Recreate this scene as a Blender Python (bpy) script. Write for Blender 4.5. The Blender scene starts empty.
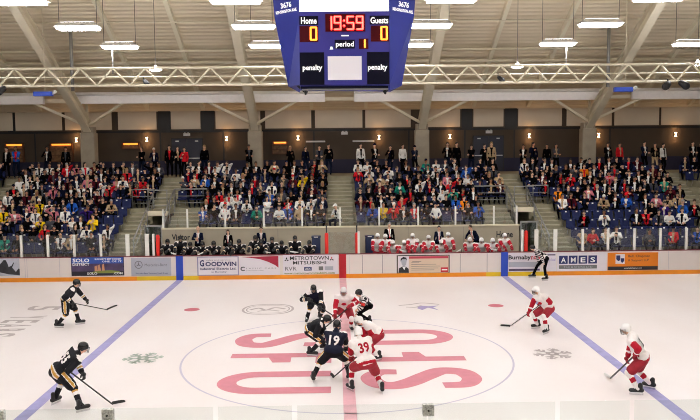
import bpy, bmesh, math, random
import numpy as np
from mathutils import Vector as V, Matrix
random.seed(7)
C = bpy.context.scene.collection
PI = math.pi

# ------------------------------------------------------------------ materials
def mat(name, col, rough=.6, metal=0., emit=None, es=0., spec=.5, noise=0., nscale=5., bump=0., bscale=20.):
    m = bpy.data.materials.new(name); m.use_nodes = True
    nt = m.node_tree; b = nt.nodes['Principled BSDF']
    b.inputs['Base Color'].default_value = (*col, 1); b.inputs['Roughness'].default_value = rough
    b.inputs['Metallic'].default_value = metal; b.inputs['Specular IOR Level'].default_value = spec
    if emit is not None:
        b.inputs['Emission Color'].default_value = (*emit, 1); b.inputs['Emission Strength'].default_value = es
    if noise or bump:
        tc = nt.nodes.new('ShaderNodeTexCoord'); n = nt.nodes.new('ShaderNodeTexNoise')
        n.inputs['Scale'].default_value = nscale; n.inputs['Detail'].default_value = 5
        nt.links.new(tc.outputs['Object'], n.inputs['Vector'])
        if noise:
            r = nt.nodes.new('ShaderNodeValToRGB')
            r.color_ramp.elements[0].position = .3; r.color_ramp.elements[1].position = .7
            r.color_ramp.elements[0].color = (*[c*(1-noise) for c in col], 1)
            r.color_ramp.elements[1].color = (*[min(1, c*(1+noise)) for c in col], 1)
            nt.links.new(n.outputs['Fac'], r.inputs['Fac']); nt.links.new(r.outputs['Color'], b.inputs['Base Color'])
        if bump:
            n2 = nt.nodes.new('ShaderNodeTexNoise'); n2.inputs['Scale'].default_value = bscale
            nt.links.new(tc.outputs['Object'], n2.inputs['Vector'])
            bp = nt.nodes.new('ShaderNodeBump'); bp.inputs['Strength'].default_value = bump
            nt.links.new(n2.outputs['Fac'], bp.inputs['Height']); nt.links.new(bp.outputs['Normal'], b.inputs['Normal'])
    return m
def glass(name, tint, fac):
    m = bpy.data.materials.new(name); m.use_nodes = True; nt = m.node_tree
    nt.nodes.remove(nt.nodes['Principled BSDF']); o = nt.nodes['Material Output']
    t = nt.nodes.new('ShaderNodeBsdfTransparent'); t.inputs[0].default_value = (*tint, 1)
    g = nt.nodes.new('ShaderNodeBsdfGlossy'); g.inputs['Roughness'].default_value = .05
    x = nt.nodes.new('ShaderNodeMixShader'); x.inputs[0].default_value = fac
    nt.links.new(t.outputs[0], x.inputs[1]); nt.links.new(g.outputs[0], x.inputs[2]); nt.links.new(x.outputs[0], o.inputs[0])
    return m
def hx(s):
    v = [int(s[i:i+2], 16)/255 for i in (0, 2, 4)]
    return tuple(c/12.92 if c <= .04045 else ((c+.055)/1.055)**2.4 for c in v)

M = {}
M['white'] = mat('white_plastic', (.8, .78, .77), .4, noise=.04, nscale=2)
M['board'] = mat('board_white', hx('ddd3ce'), .35, noise=.03, nscale=1.2)
M['orange'] = mat('kick_orange', hx('e28a10'), .4, noise=.06, nscale=3)
M['yellow'] = mat('kick_yellow', hx('d8b414'), .4, noise=.06, nscale=3)
M['blue'] = mat('mark_blue', hx('2447b4'), .4)
M['red'] = mat('mark_red', hx('b01022'), .45)
M['capred'] = mat('cap_rail_red', hx('6e1a26'), .4)
M['concrete'] = mat('concrete', hx('969078'), .85, noise=.22, nscale=1.6, bump=.2, bscale=30)
M['nosing'] = mat('stair_nosing', hx('b4ad98'), .8, noise=.1)
M['benchwall'] = mat('bench_wall_paint', hx('b3a893'), .7, noise=.08, nscale=.8)
M['lintel'] = mat('cream_paint', hx('e0d6bc'), .6)
M['backwall'] = mat('taupe_wall', hx('4b3f34'), .8, noise=.08, nscale=.7)
M['wains'] = mat('navy_paint', hx('23223f'), .7)
M['panel'] = mat('cream_panel', hx('ddd0bb'), .6, noise=.05, nscale=.8)
M['door'] = mat('navy_door', hx('1b1d33'), .45)
M['dark'] = mat('dark_frame', (.012, .012, .014), .5)
M['steel'] = mat('cream_steel', hx('e6dcc4'), .5, noise=.06, nscale=1)
M['truss'] = mat('truss_paint', hx('f0e8d0'), .45)
M['pier'] = mat('grey_concrete_pier', hx('a79d8b'), .8, noise=.12, nscale=2)
M['bulk'] = mat('white_duct_board', hx('faf6f6'), .35, noise=.03)
M['rail'] = mat('galvanised_rail', (.33, .33, .32), .4, .6)
M['postw'] = mat('post_white', (.82, .81, .76), .4)
M['padred'] = mat('pad_red', hx('e8281e'), .5)
M['seat'] = mat('seat_navy', hx('1c2550'), .6, noise=.08, nscale=4, spec=.2)
M['plate'] = mat('seat_white_plate', (.85, .85, .83), .3)
M['metal'] = mat('brushed_metal', (.5, .5, .5), .35, .8)
M['black'] = mat('black_plastic', (.01, .01, .012), .45)
M['lampbody'] = mat('lamp_housing', (.7, .7, .68), .4)
M['lamp'] = mat('lamp_diffuser', (.9, .9, .9), .4, emit=(.98, .98, 1), es=38)
M['upfill'] = mat('added_uplight_glow', (.9, .9, .9), .4, emit=(.98, .98, 1), es=17)
M['sconce'] = mat('sconce_glow', (.9, .8, .6), .4, emit=(1, .72, .42), es=9)
M['case'] = mat('case_glow', (.9, .5, .1), .4, emit=(1, .30, .03), es=1.5)
M['casein'] = mat('case_interior', hx('7a5a3c'), .6, noise=.5, nscale=6)
M['wood'] = mat('case_wood', hx('5c3519'), .5)
M['glass'] = glass('clear_pane', (.93, .95, .95), .05)
M['glassn'] = glass('near_pane', (.93, .955, .945), .012)
M['glassd'] = glass('tinted_door_pane', (.45, .55, .56), .12)
M['skin'] = mat('skin', hx('c08a6c'), .6, noise=.08, nscale=9)
M['skin2'] = mat('skin_light', hx('e0b294'), .6, noise=.06, nscale=9)
M['skin3'] = mat('skin_tan', hx('9c6b4b'), .6, noise=.06, nscale=9)
M['eye'] = mat('eye_dark', (.02, .015, .01), .3)
M['lip'] = mat('lip', hx('8a4a42'), .5)
M['hairk'] = mat('hair_black', (.012, .01, .01), .6)
M['hairb'] = mat('hair_brown', (.05, .025, .012), .6)
M['hairy'] = mat('hair_blond', (.35, .22, .09), .6)
M['hairg'] = mat('hair_grey', (.3, .29, .28), .6)
PAL = dict(k='050507', n='0e142a', g='4c4c52', w='e9e6e2', m='48101c', b='2458b4', t='b49a78', r='d21f2a', p='cc7884', u='3a2270', y='e8c21a', e='1f8f7a', o='e8861a')
PNAME = dict(k='black', n='navy', g='grey', w='white', m='maroon', b='blue', t='tan', r='red', p='pink', u='purple', y='yellow', e='green', o='orange')
for k, h in PAL.items(): M['c'+k] = mat('cloth_'+PNAME[k], hx(h), .9, noise=.1, nscale=8, spec=.05)
M['jeans'] = mat('cloth_denim', hx('121a2e'), .9, noise=.15, nscale=10, spec=.05)
M['pants'] = mat('cloth_dark_trousers', hx('060608'), .9, spec=.05)
M['jk'] = mat('jersey_black', hx('15151b'), .75, noise=.15, nscale=12, spec=.25)
M['jn'] = mat('jersey_navy_black', hx('171a30'), .75, noise=.15, nscale=12, spec=.25)
M['jw'] = mat('jersey_white', hx('f2ecea'), .8, noise=.05, nscale=12, spec=.25)
M['jr'] = mat('jersey_red', hx('b3122a'), .75, noise=.12, nscale=12, spec=.25)
M['jg'] = mat('jersey_gold', hx('cf9f4a'), .75, spec=.25)
M['prd'] = mat('pants_red', hx('9c1226'), .7, noise=.12, nscale=10)
M['helw'] = mat('helmet_white', (.88, .87, .86), .3)
M['helk'] = mat('helmet_black', (.012, .012, .015), .25)
M['tape'] = mat('stick_tape_black', (.012, .012, .012), .7)
M['tapew'] = mat('stick_tape_white', (.8, .8, .78), .7)
M['shaft'] = mat('stick_shaft', hx('2a2a2c'), .4)
M['blade'] = mat('skate_steel', (.75, .75, .77), .25, .9)
M['sbblue'] = mat('scoreboard_blue', hx('18237e'), .5, noise=.05, nscale=1.5)
M['sbface'] = mat('scoreboard_face', hx('231c80'), .5)
M['sbdark'] = mat('scoreboard_black', hx('07061a'), .6, spec=.1)
M['sbred'] = mat('scoreboard_digit_window', hx('42040c'), .6, spec=.1)
M['screen'] = mat('screen_white', (.9, .9, .9), .4, emit=(1, .98, .97), es=1.15)
M['blank'] = mat('blank_grey_panel', hx('e2dde4'), .4)
M['ledr'] = mat('led_red', (1, .1, .05), .4, emit=(1, .008, .012), es=5)
M['ledc'] = mat('led_red_core', (1, .3, .2), .4, emit=(1, .20, .15), es=1.5)
M['leda'] = mat('led_amber', (1, .4, .05), .4, emit=(1, .22, .02), es=2.0)
M['txtw'] = mat('sign_white', (.9, .9, .9), .5)
M['txtwl'] = mat('sign_white_backlit', (.9, .9, .9), .5, emit=(1, 1, 1), es=.35)
M['txtk'] = mat('sign_black', (.015, .015, .02), .5)
M['txtn'] = mat('sign_navy', hx('1c1c58'), .5)
M['txtr'] = mat('sign_red', hx('c01830'), .5)
M['txtg'] = mat('sign_grey', hx('6e6a70'), .5)
M['txtgr'] = mat('sign_green', hx('7e8a3a'), .5)
M['adpale'] = mat('ad_pale', hx('dcd6de'), .4)
M['adsilver'] = mat('ad_silver', hx('a9abb8'), .4)
M['adblue'] = mat('ad_blue', hx('2c52a8'), .4)
M['addusk'] = mat('ad_dusk', hx('4a3a5e'), .4, noise=.35, nscale=2.5)
M['adnight'] = mat('ad_night', hx('1a1626'), .4)
M['adgold'] = mat('ad_city_gold', hx('c9906a'), .4)
M['adborder'] = mat('ad_border', hx('8b88a6'), .4)
M['adcream'] = mat('ad_cream', hx('d6bfa8'), .4)
M['adred'] = mat('ad_red', hx('b8324a'), .4)
M['adswoosh'] = mat('ad_swoosh_red', hx('a81c3c'), .4, noise=.2, nscale=4)
M['adtile'] = mat('ad_tile_navy', hx('1b2a66'), .4)
M['adgrey'] = mat('ad_grey', hx('6c6c6c'), .4)
M['adorange'] = mat('ad_orange', hx('e07d10'), .4)
M['admount'] = mat('ad_mountain', hx('2c2e34'), .5, noise=.5, nscale=4)
M['adsnow'] = mat('ad_snow', hx('b8bcc8'), .5, noise=.15, nscale=3)
M['bluebin'] = mat('navy_bin', hx('1d2a50'), .5)
M['ilred'] = mat('ice_paint_red', hx('d08492'), .5, noise=.05, nscale=4, spec=.3)
M['ilredl'] = mat('ice_paint_line_red', hx('e2b0b9'), .5, noise=.10, nscale=3, spec=.3)
M['ilblue'] = mat('ice_paint_blue', hx('a09ccb'), .5, noise=.12, nscale=3, spec=.3)
M['ilthin'] = mat('ice_paint_circle', hx('c9c3d4'), .5, spec=.3)
M['ilgrey'] = mat('ice_paint_grey', hx('bdb2b2'), .5, noise=.12, nscale=6, spec=.3)
M['ilgreen'] = mat('ice_paint_green', hx('aab8ac'), .5, noise=.15, nscale=6, spec=.3)
M['ildot'] = mat('ice_paint_dot', hx('c86a78'), .5, spec=.3)
M['ilpur'] = mat('ice_paint_violet', hx('a99cc9'), .5, spec=.3)

# ------------------------------------------------------------------ helpers
def tag(o, label=None, cat=None, group=None, kind=None):
    if label: o['label'] = label
    if cat: o['category'] = cat
    if group: o['group'] = group
    if kind: o['kind'] = kind
    return o
def empty(name, loc=(0, 0, 0), rz=0, **k):
    o = bpy.data.objects.new(name, None); C.objects.link(o); o.location = loc; o.rotation_euler = (0, 0, rz)
    o.empty_display_size = .1
    return tag(o, **k)
def link(name, me, parent=None):
    o = bpy.data.objects.new(name, me); C.objects.link(o)
    if parent: o.parent = parent
    return o

class MB:
    """collects shapes into one mesh"""
    def __init__(s): s.v = []; s.f = []; s.m = []; s.mats = []; s.sm = []
    def mi(s, m):
        if m not in s.mats: s.mats.append(m)
        return s.mats.index(m)
    def add(s, vs, fs, m, smooth=False):
        k = len(s.v); s.v += [tuple(v) for v in vs]; i = s.mi(m)
        for f in fs: s.f.append(tuple(k+a for a in f)); s.m.append(i); s.sm.append(smooth)
        return s
    def box(s, a, b, m, bev=0.):
        (x0, y0, z0), (x1, y1, z1) = a, b
        if bev > 0:
            vs = []; fs = []
            bm = bmesh.new(); bmesh.ops.create_cube(bm, size=1)
            for v in bm.verts: v.co = V(((x0+x1)/2+v.co.x*(x1-x0), (y0+y1)/2+v.co.y*(y1-y0), (z0+z1)/2+v.co.z*(z1-z0)))
            bmesh.ops.bevel(bm, geom=bm.edges[:], offset=bev, segments=2, affect='EDGES', profile=.5)
            bm.verts.index_update()
            vs = [tuple(v.co) for v in bm.verts]; fs = [tuple(v.index for v in f.verts) for f in bm.faces]; bm.free()
            return s.add(vs, fs, m)
        vs = [(x0, y0, z0), (x1, y0, z0), (x1, y1, z0), (x0, y1, z0), (x0, y0, z1), (x1, y0, z1), (x1, y1, z1), (x0, y1, z1)]
        return s.add(vs, [(0, 3, 2, 1), (4, 5, 6, 7), (0, 1, 5, 4), (1, 2, 6, 5), (2, 3, 7, 6), (3, 0, 4, 7)], m)
    def tube(s, pts, r, m, n=8, r2=None):
        pts = [V(p) for p in pts]; rings = []; N = len(pts); up0 = None
        for i, p in enumerate(pts):
            d = (pts[min(i+1, N-1)]-pts[max(i-1, 0)]).normalized()
            a = V((0, 0, 1)) if abs(d.z) < .9 else V((0, 1, 0))
            x = d.cross(a).normalized(); y = x.cross(d).normalized()
            rr = r if r2 is None else r+(r2-r)*i/(N-1)
            rings.append([p+x*math.cos(t)*rr+y*math.sin(t)*rr for t in [2*PI*k/n for k in range(n)]])
        vs = [v for R in rings for v in R]; fs = []
        for i in range(N-1):
            for k in range(n):
                a, b = i*n+k, i*n+(k+1) % n
                fs.append((a, b, b+n, a+n))
        fs.append(tuple(range(n-1, -1, -1))); fs.append(tuple((N-1)*n+k for k in range(n)))
        return s.add(vs, fs, m, True)
    def bar(s, a, b, w, h, m):
        """rectangular bar between two points, w wide, h tall"""
        a, b = V(a), V(b); d = (b-a).normalized(); up = V((0, 0, 1)) if abs(d.z) < .95 else V((0, 1, 0))
        x = d.cross(up).normalized(); y = x.cross(d).normalized()
        vs = [p+x*sx*w/2+y*sy*h/2 for p in (a, b) for sx, sy in ((-1, -1), (1, -1), (1, 1), (-1, 1))]
        return s.add(vs, [(3, 2, 1, 0), (4, 5, 6, 7), (0, 1, 5, 4), (1, 2, 6, 5), (2, 3, 7, 6), (3, 0, 4, 7)], m)
    def ell(s, c, r, m, R=None, nu=10, nv=8):
        vs = []; fs = []; c = V(c)
        for j in range(nv+1):
            ph = PI*j/nv
            for i in range(nu):
                th = 2*PI*i/nu
                p = V((r[0]*math.sin(ph)*math.cos(th), r[1]*math.sin(ph)*math.sin(th), r[2]*math.cos(ph)))
                if R is not None: p = R @ p
                vs.append(c+p)
        for j in range(nv):
            for i in range(nu):
                a, b = j*nu+i, j*nu+(i+1) % nu
                if j == 0: fs.append((a, a+nu, b+nu))
                elif j == nv-1: fs.append((a, a+nu, b))
                else: fs.append((a, a+nu, b+nu, b))
        return s.add(vs, fs, m, True)
    def cap(s, a, b, ra, rb, m, n=8):
        a, b = V(a), V(b); d = b-a; L = d.length
        if L < 1e-6: return s.ell(a, (ra,)*3, m)
        d = d/L; up = V((0, 0, 1)) if abs(d.z) < .9 else V((0, 1, 0)); x = d.cross(up).normalized(); y = x.cross(d)
        prof = [(-ra*math.cos(t), ra*math.sin(t)) for t in (0.25, .8, 1.3)]+[(L+rb*math.sin(t), rb*math.cos(t)) for t in (0.1, .7, 1.3)]
        vs = [a+d*h+x*math.cos(2*PI*k/n)*r+y*math.sin(2*PI*k/n)*r for h, r in prof for k in range(n)]
        fs = [(i*n+k, (i+1)*n+k, (i+1)*n+(k+1) % n, i*n+(k+1) % n) for i in range(5) for k in range(n)]
        fs += [tuple(range(n)), tuple(5*n+k for k in range(n-1, -1, -1))]
        return s.add(vs, [tuple(reversed(f)) for f in fs], m, True)
    def poly(s, pts, y0, y1, m):
        """outline in (x,z), extruded from y0 (front) to y1"""
        n = len(pts); vs = [(x, y0, z) for x, z in pts]+[(x, y1, z) for x, z in pts]
        fs = [tuple(range(n)), tuple(range(2*n-1, n-1, -1))]+[(i, n+i, n+(i+1) % n, (i+1) % n) for i in range(n)]
        return s.add(vs, fs, m)
    def mesh(s, name):
        me = bpy.data.meshes.new(name); me.from_pydata(s.v, [], s.f)
        for m in s.mats: me.materials.append(m)
        me.polygons.foreach_set('material_index', s.m); me.polygons.foreach_set('use_smooth', s.sm)
        me.update()
        bm = bmesh.new(); bm.from_mesh(me); bmesh.ops.recalc_face_normals(bm, faces=bm.faces); bm.to_mesh(me); bm.free()
        return me
    def obj(s, name, parent=None, **k):
        return tag(link(name, s.mesh(name), parent), **k)

def text_mesh(s, bold=0., res=2):
    cu = bpy.data.curves.new('t', 'FONT'); cu.body = s; cu.resolution_u = res; cu.offset = bold
    o = bpy.data.objects.new('t', cu); C.objects.link(o); bpy.context.view_layer.update()
    me = bpy.data.meshes.new_from_object(o.evaluated_get(bpy.context.evaluated_depsgraph_get()))
    v = [tuple(p.co[:2]) for p in me.vertices]; f = [tuple(p.vertices) for p in me.polygons]
    bpy.data.objects.remove(o); bpy.data.curves.remove(cu); bpy.data.meshes.remove(me)
    return v, f
def text_at(mb, s, x0, x1, z0, z1, y, m, bold=.0, fn=None):
    """fit text in a box; plane facing -Y at depth y (or through fn(x,z))"""
    v, f = text_mesh(s, bold)
    xs = [a for a, b in v]; ys = [b for a, b in v]
    ax, bx, ay, by = min(xs), max(xs), min(ys), max(ys)
    pts = [(x0+(a-ax)/(bx-ax)*(x1-x0), z0+(b-ay)/(by-ay)*(z1-z0)) for a, b in v]
    mb.add([fn(px, pz) if fn else (px, y, pz) for px, pz in pts], f, m)

# ------------------------------------------------------------------ camera
cam = bpy.data.cameras.new('camera'); co = bpy.data.objects.new('camera', cam); C.objects.link(co)
yaw, pit, rol = .018272, .085894, -.009195
fw = V((math.sin(yaw)*math.cos(pit), math.cos(yaw)*math.cos(pit), -math.sin(pit)))
rt = V((math.cos(yaw), -math.sin(yaw), 0)); up = rt.cross(fw)
r_ = rt*math.cos(rol)+up*math.sin(rol); u_ = up*math.cos(rol)-rt*math.sin(rol)
mw = Matrix((r_, u_, -fw)).transposed().to_4x4(); mw.translation = V((-.272, -21.569, 6.0885))
co.matrix_world = mw; cam.sensor_width = 36; cam.lens = 764.96/700*36; cam.clip_end = 200
bpy.context.scene.camera = co
vs_ = bpy.context.scene.view_settings; vs_.view_transform = 'Standard'; vs_.look = 'None'; vs_.gamma = 1; vs_.exposure = 0.2; bpy.context.scene.cycles.filter_width = 1.0; vs_.use_curve_mapping = False

# ------------------------------------------------------------------ rink path
def rink_path(hx_, hy_, r, n=10):
    P = []
    for cx, cy, a0 in ((hx_-r, hy_-r, 90), (hx_-r, -hy_+r, 0), (-hx_+r, -hy_+r, -90), (-hx_+r, hy_-r, -180)):
        for k in range(n+1):
            a = math.radians(a0-90*k/n); P.append((cx+r*math.cos(a), cy+r*math.sin(a)))
    return P
def ribbon(mb, o1, o2, z0, z1, m):
    """closed wall loop, inner offset rink size o1, outer o2"""
    A = rink_path(30.5-o1, 12.95-o1, 8.5-o1); B = rink_path(30.5+o2, 12.95+o2, 8.5+o2); n = len(A)
    vs = [(x, y, z) for z in (z0, z1) for P in (A, B) for x, y in P]; fs = []
    for i in range(n):
        j = (i+1) % n
        fs += [(i, j, 2*n+j, 2*n+i), (n+j, n+i, 3*n+i, 3*n+j), (2*n+i, 2*n+j, 3*n+j, 3*n+i)]
    mb.add(vs, fs, m)

# ------------------------------------------------------------------ ice
def ice_material():
    m = mat('ice', hx('efe6e3'), .38, spec=.35); nt = m.node_tree; b = nt.nodes['Principled BSDF']
    tc = nt.nodes.new('ShaderNodeTexCoord'); n = nt.nodes.new('ShaderNodeTexNoise'); n.inputs['Scale'].default_value = .35; n.inputs['Detail'].default_value = 6
    mp = nt.nodes.new('ShaderNodeMapping'); mp.inputs['Scale'].default_value = (1, .5, 1)
    nt.links.new(tc.outputs['Object'], mp.inputs[0]); nt.links.new(mp.outputs[0], n.inputs['Vector'])
    r = nt.nodes.new('ShaderNodeValToRGB'); r.color_ramp.elements[0].position = .25; r.color_ramp.elements[1].position = .75
    r.color_ramp.elements[0].color = (*hx('ebe2e0'), 1); r.color_ramp.elements[1].color = (*hx('f3eeee'), 1)
    nt.links.new(n.outputs['Fac'], r.inputs['Fac'])
    # fine skate scratches
    w = nt.nodes.new('ShaderNodeTexNoise'); w.inputs['Scale'].default_value = 2.2; w.inputs['Detail'].default_value = 8; w.inputs['Distortion'].default_value = 3
    nt.links.new(tc.outputs['Object'], w.inputs['Vector'])
    r2 = nt.nodes.new('ShaderNodeValToRGB'); r2.color_ramp.elements[0].position = .49; r2.color_ramp.elements[0].color = (1, 1, 1, 1)
    e = r2.color_ramp.elements.new(.5); e.color = (.95, .95, .96, 1); r2.color_ramp.elements[2].position = .51; r2.color_ramp.elements[2].color = (1, 1, 1, 1)
    nt.links.new(w.outputs['Fac'], r2.inputs['Fac'])
    mx = nt.nodes.new('ShaderNodeMixRGB'); mx.blend_type = 'MULTIPLY'; mx.inputs[0].default_value = 1
    nt.links.new(r.outputs[0], mx.inputs[1]); nt.links.new(r2.outputs[0], mx.inputs[2]); nt.links.new(mx.outputs[0], b.inputs['Base Color'])
    return m
M['ice'] = ice_material()
mb = MB(); P = rink_path(30.6, 13.05, 8.6)
mb.add([(x, y, 0) for x, y in P], [tuple(range(len(P)-1, -1, -1))], M['ice'])
ice = mb.obj('floor', kind='structure', label='white ice surface of the rink with painted lines and letters')

mk = MB(); ZI = .004
def flat(pts, m, z=ZI): mk.add([(x, y, z) for x, y in pts], [tuple(range(len(pts)))], m)
def rect(x0, x1, y0, y1, m, z=ZI): flat([(x0, y0), (x1, y0), (x1, y1), (x0, y1)], m, z)
def ringm(cx, cy, r0, r1, m, n=96, z=ZI, a0=0, a1=2*PI):
    vs = []; fs = []
    for k in range(n+1):
        a = a0+(a1-a0)*k/n
        vs += [(cx+r0*math.cos(a), cy+r0*math.sin(a), z), (cx+r1*math.cos(a), cy+r1*math.sin(a), z)]
    mk.add(vs, [(2*k, 2*k+1, 2*k+3, 2*k+2) for k in range(n)], m)
def stroke(pts, w, m, z=ZI, closed=False):
    N = len(pts); vs = []
    for i, p in enumerate(pts):
        a = pts[(i-1) % N] if closed else pts[max(i-1, 0)]; b = pts[(i+1) % N] if closed else pts[min(i+1, N-1)]
        d = V((b[0]-a[0], b[1]-a[1])).normalized(); n = V((-d.y, d.x)); ww = w(i/(N-1)) if callable(w) else w
        vs += [(p[0]+n.x*ww/2, p[1]+n.y*ww/2, z), (p[0]-n.x*ww/2, p[1]-n.y*ww/2, z)]
    K = N if closed else N-1
    mk.add(vs, [(2*k, 2*k+1, (2*k+3) % (2*N), (2*k+2) % (2*N)) for k in range(K)], m)
for s in (-1, 1): rect(s*7.4-.15, s*7.4+.15, -12.95, 12.95, M['ilblue'])
rect(-.15, .15, -12.95, 12.95, M['ilredl'])
for s in (-1, 1): rect(s*26-.03, s*26+.03, -11.4, 11.4, M['ilred'])
ringm(0, 0, 4.66, 4.715, M['ilthin'])
for s in (-1, 1):
    for t in (-1, 1):
        ringm(s*5.68, t*6.6, 0, .29, M['ildot'], 24)
        ringm(s*20, t*6.7, 4.54, 4.6, M['ilred'], 64); ringm(s*20, t*6.7, 0, .3, M['ildot'], 24)
# SFU letters, twice, turned a quarter each way
def spline(P, n=10):
    out = []
    for i in range(len(P)-1):
        p0, p1, p2, p3 = [V(P[min(max(j, 0), len(P)-1)]) for j in (i-1, i, i+1, i+2)]
        for k in range(n):
            t = k/n; out.append(tuple(.5*((2*p1)+(-p0+p2)*t+(2*p0-5*p1+4*p2-p3)*t*t+(-p0+3*p1-3*p2+p3)*t**3)))
    out.append(tuple(P[-1])); return out
def letters(fn):
    T = lambda pts: [fn(x, y) for x, y in pts]
    S = spline([(1.38, 2.05), (1.38, 2.5), (1.05, 2.74), (.7, 2.74), (.32, 2.55), (.24, 2.15), (.5, 1.75), (1.0, 1.3), (1.42, .85), (1.32, .35), (.95, .17), (.6, .17), (.25, .4), (.2, .95)])
    stroke(T(S), lambda t: .44+.16*math.sin(PI*t), M['ilred'])
    o = 2.42
    flat(T([(o-.05, 0), (o+.4, 0), (o+.4, 2.9), (o-.05, 2.9)]), M['ilred'])
    flat(T([(o+.4, 2.45), (o+1.0, 2.45), (o+1.0, 2.9), (o+.4, 2.9)]), M['ilred'])
    flat(T([(o+.4, 1.1), (o+.9, 1.25), (o+.9, 1.75), (o+.4, 1.75)]), M['ilred'])
    o = 4.22
    U = [(o+.2, 2.9), (o+.2, 1.0)]+[(o+.88-.68*math.cos(a), 1.0-.78*math.sin(a)) for a in [PI*k/16 for k in range(17)]]+[(o+1.56, 1.0), (o+1.56, 2.9)]
    stroke(T(U), .5, M['ilred'])
letters(lambda x, y: (-3.35+y, 2.8-x))
letters(lambda x, y: (3.35-y, -2.95+x))
# oval crest, snowflakes, club mark, faded writing
el = [(-2.84+.92*math.cos(a)*abs(math.cos(a))**-.35 if abs(math.cos(a)) > .01 else -2.84, 6.5+.85*math.sin(a)) for a in [2*PI*k/48 for k in range(48)]]
stroke(el, .09, M['ilgrey'], closed=True); stroke([(-2.84+(x+2.84)*.86, 6.5+(y-6.5)*.78) for x, y in el], .05, M['ilgrey'], closed=True)
stroke(spline([(-3.5, 6.4), (-3.2, 6.7), (-2.9, 6.35), (-2.6, 6.75), (-2.2, 6.5)]), .13, M['ilgrey'])
stroke(spline([(-3.2, 6.15), (-2.8, 6.35), (-2.4, 6.15)]), .1, M['ilgrey'])
def snowflake(cx, cy, m):
    for k in range(6):
        a = PI*k/3+.2; d = (math.cos(a), math.sin(a))
        stroke([(cx+d[0]*.06, cy+d[1]*.06), (cx+d[0]*.58, cy+d[1]*.58)], .085, m)
        for q, L in ((.28, .22), (.44, .16)):
            for s in (-1, 1):
                b = a+s*.9; stroke([(cx+d[0]*q, cy+d[1]*q), (cx+d[0]*q+L*math.cos(b), cy+d[1]*q+L*math.sin(b))], .07, m)
    ringm(cx, cy, .1, .19, m, 12)
snowflake(-5.88, .13, M['ilgreen']); snowflake(5.93, -.02, M['ilgrey'])
stroke(spline([(2.05, 6.85), (2.5, 7.0), (3.0, 7.25), (3.6, 6.95)]), .1, M['ilgrey']); stroke(spline([(2.3, 6.55), (2.65, 6.5), (2.9, 6.8)]), .1, M['ilgrey'])
flat([(2.7, 6.3), (2.85, 6.0), (3.1, 6.4), (3.45, 5.95), (3.3, 6.45), (3.55, 6.75), (3.15, 6.65), (2.9, 6.75), (2.75, 6.6)], M['ilpur'])
def turned(x, y): return (x, y)
for s, y0, y1 in (('5', 6.8, 7.6), ('Y', 5.45, 5.9), ('E', 4.8, 5.25), ('A', 4.15, 4.65), ('R', 3.5, 3.95), ('S', 2.85, 3.35)):
    v, f = text_mesh(s, .02); xs = [a for a, b in v]; ys = [b for a, b in v]
    mk.add([(-12.0+(b-min(ys))/(max(ys)-min(ys))*1.25, y1-(a-min(xs))/(max(xs)-min(xs))*(y1-y0), ZI) for a, b in v], f, M['ilgrey'])
mk.obj('ice_markings', ice)

# ------------------------------------------------------------------ boards
def vb(u):
    T = [(-60, 282), (0, 281.7), (180, 280.8), (342, 279.2), (504, 276.7), (700, 273), (760, 272)]
    for (a, b), (c, d) in zip(T, T[1:]):
        if a <= u <= c: return b+(d-b)*(u-a)/(c-a)
    return 280
def bx(u): return (u-342.4)*.04568
def bz(u, v): return (vb(u)-v)*.0443
boards = empty('dasher_boards', (0, 12.95, 0), label='white rink dasher boards with clear glass and adverts around the ice', cat='rink boards')
def bobj(m, name, **k):
    o = m.obj(name, boards, **k); o.matrix_parent_inverse = boards.matrix_world.inverted(); return o
boards.location = (0, 0, 0)
YB = 12.95
m = MB(); ribbon(m, 0, .12, .17, 1.085, M['board']); m.obj('board_panel', boards)
m = MB(); ribbon(m, .015, .10, 0, .19, M['orange'])
for a, b in ((138, 199), (486, 547)): m.box((bx(a), YB-.02, .005), (bx(b), YB-.012, .192), M['yellow'])
m.obj('kick_strip', boards, label='orange kick strip with yellow stretches near the blue lines')
m = MB(); ribbon(m, .01, .14, 1.085, 1.12, M['capred']); m.obj('cap_rail', boards, label='thin dark red cap rail')
for x, mm, l in ((-7.4, 'blue', 'left blue line mark'), (0, 'red', 'red centre line mark'), (7.4, 'blue', 'right blue line mark')):
    m = MB(); m.box((x-.16, YB-.035, 0), (x+.16, YB-.005, 1.11), M[mm]); m.obj('line_mark', boards, label=l)
m = MB()
for a, b in ((362, 382), (460, 487)):
    for u in (a, b): m.box((bx(u)-.012, YB-.006, .2), (bx(u)+.012, YB+.002, 1.06), M['txtg'])
for u in (28, 62, 340, 349, 670, 30): m.box((bx(u)-.004, YB-.004, .2), (bx(u)+.004, YB+.002, 1.06), M['adborder'])
m.obj('gate_seam', boards)

posts_far = [-14.52, -13.33, -12.14, -10.95, -9.74, -8.86, -8.57, .74, 8.23, 8.88, 9.75, 11.01, 12.18, 13.40, 14.60, 15.80]
posts_far = [-20.5, -19.3, -18.1, -16.9, -15.7]+posts_far+[17.0, 18.2, 19.4, 20.6]
for x in posts_far:
    w = .085 if x in (-9.74, 9.75, 8.88, -8.86) else .05
    m = MB(); m.box((x-w, 12.99, 1.1), (x+w, 13.09, 2.12), M['postw'], .01); m.obj('glass_post', boards)
def panes(xs):
    for a, b in zip(xs, xs[1:]):
        m = MB(); m.box((a+.04, 13.03, 1.12), (b-.04, 13.045, 2.10), M['glass']); m.obj('glass_pane', boards)
panes([x for x in posts_far if x < -8.8]); panes([x for x in posts_far if x > 8.8]); panes([-.66, .70])
for x in (-8.38, -.72, .66, 8.42):
    m = MB(); m.cap((x, 13.08, 1.16), (x, 13.08, 2.0), .085, .085, M['padred'], 12); m.tube([(x, 13.08, 1.1), (x, 13.08, 2.4)], .03, M['dark']); m.obj('padded_post', boards, label='red foam padded post')

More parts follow.
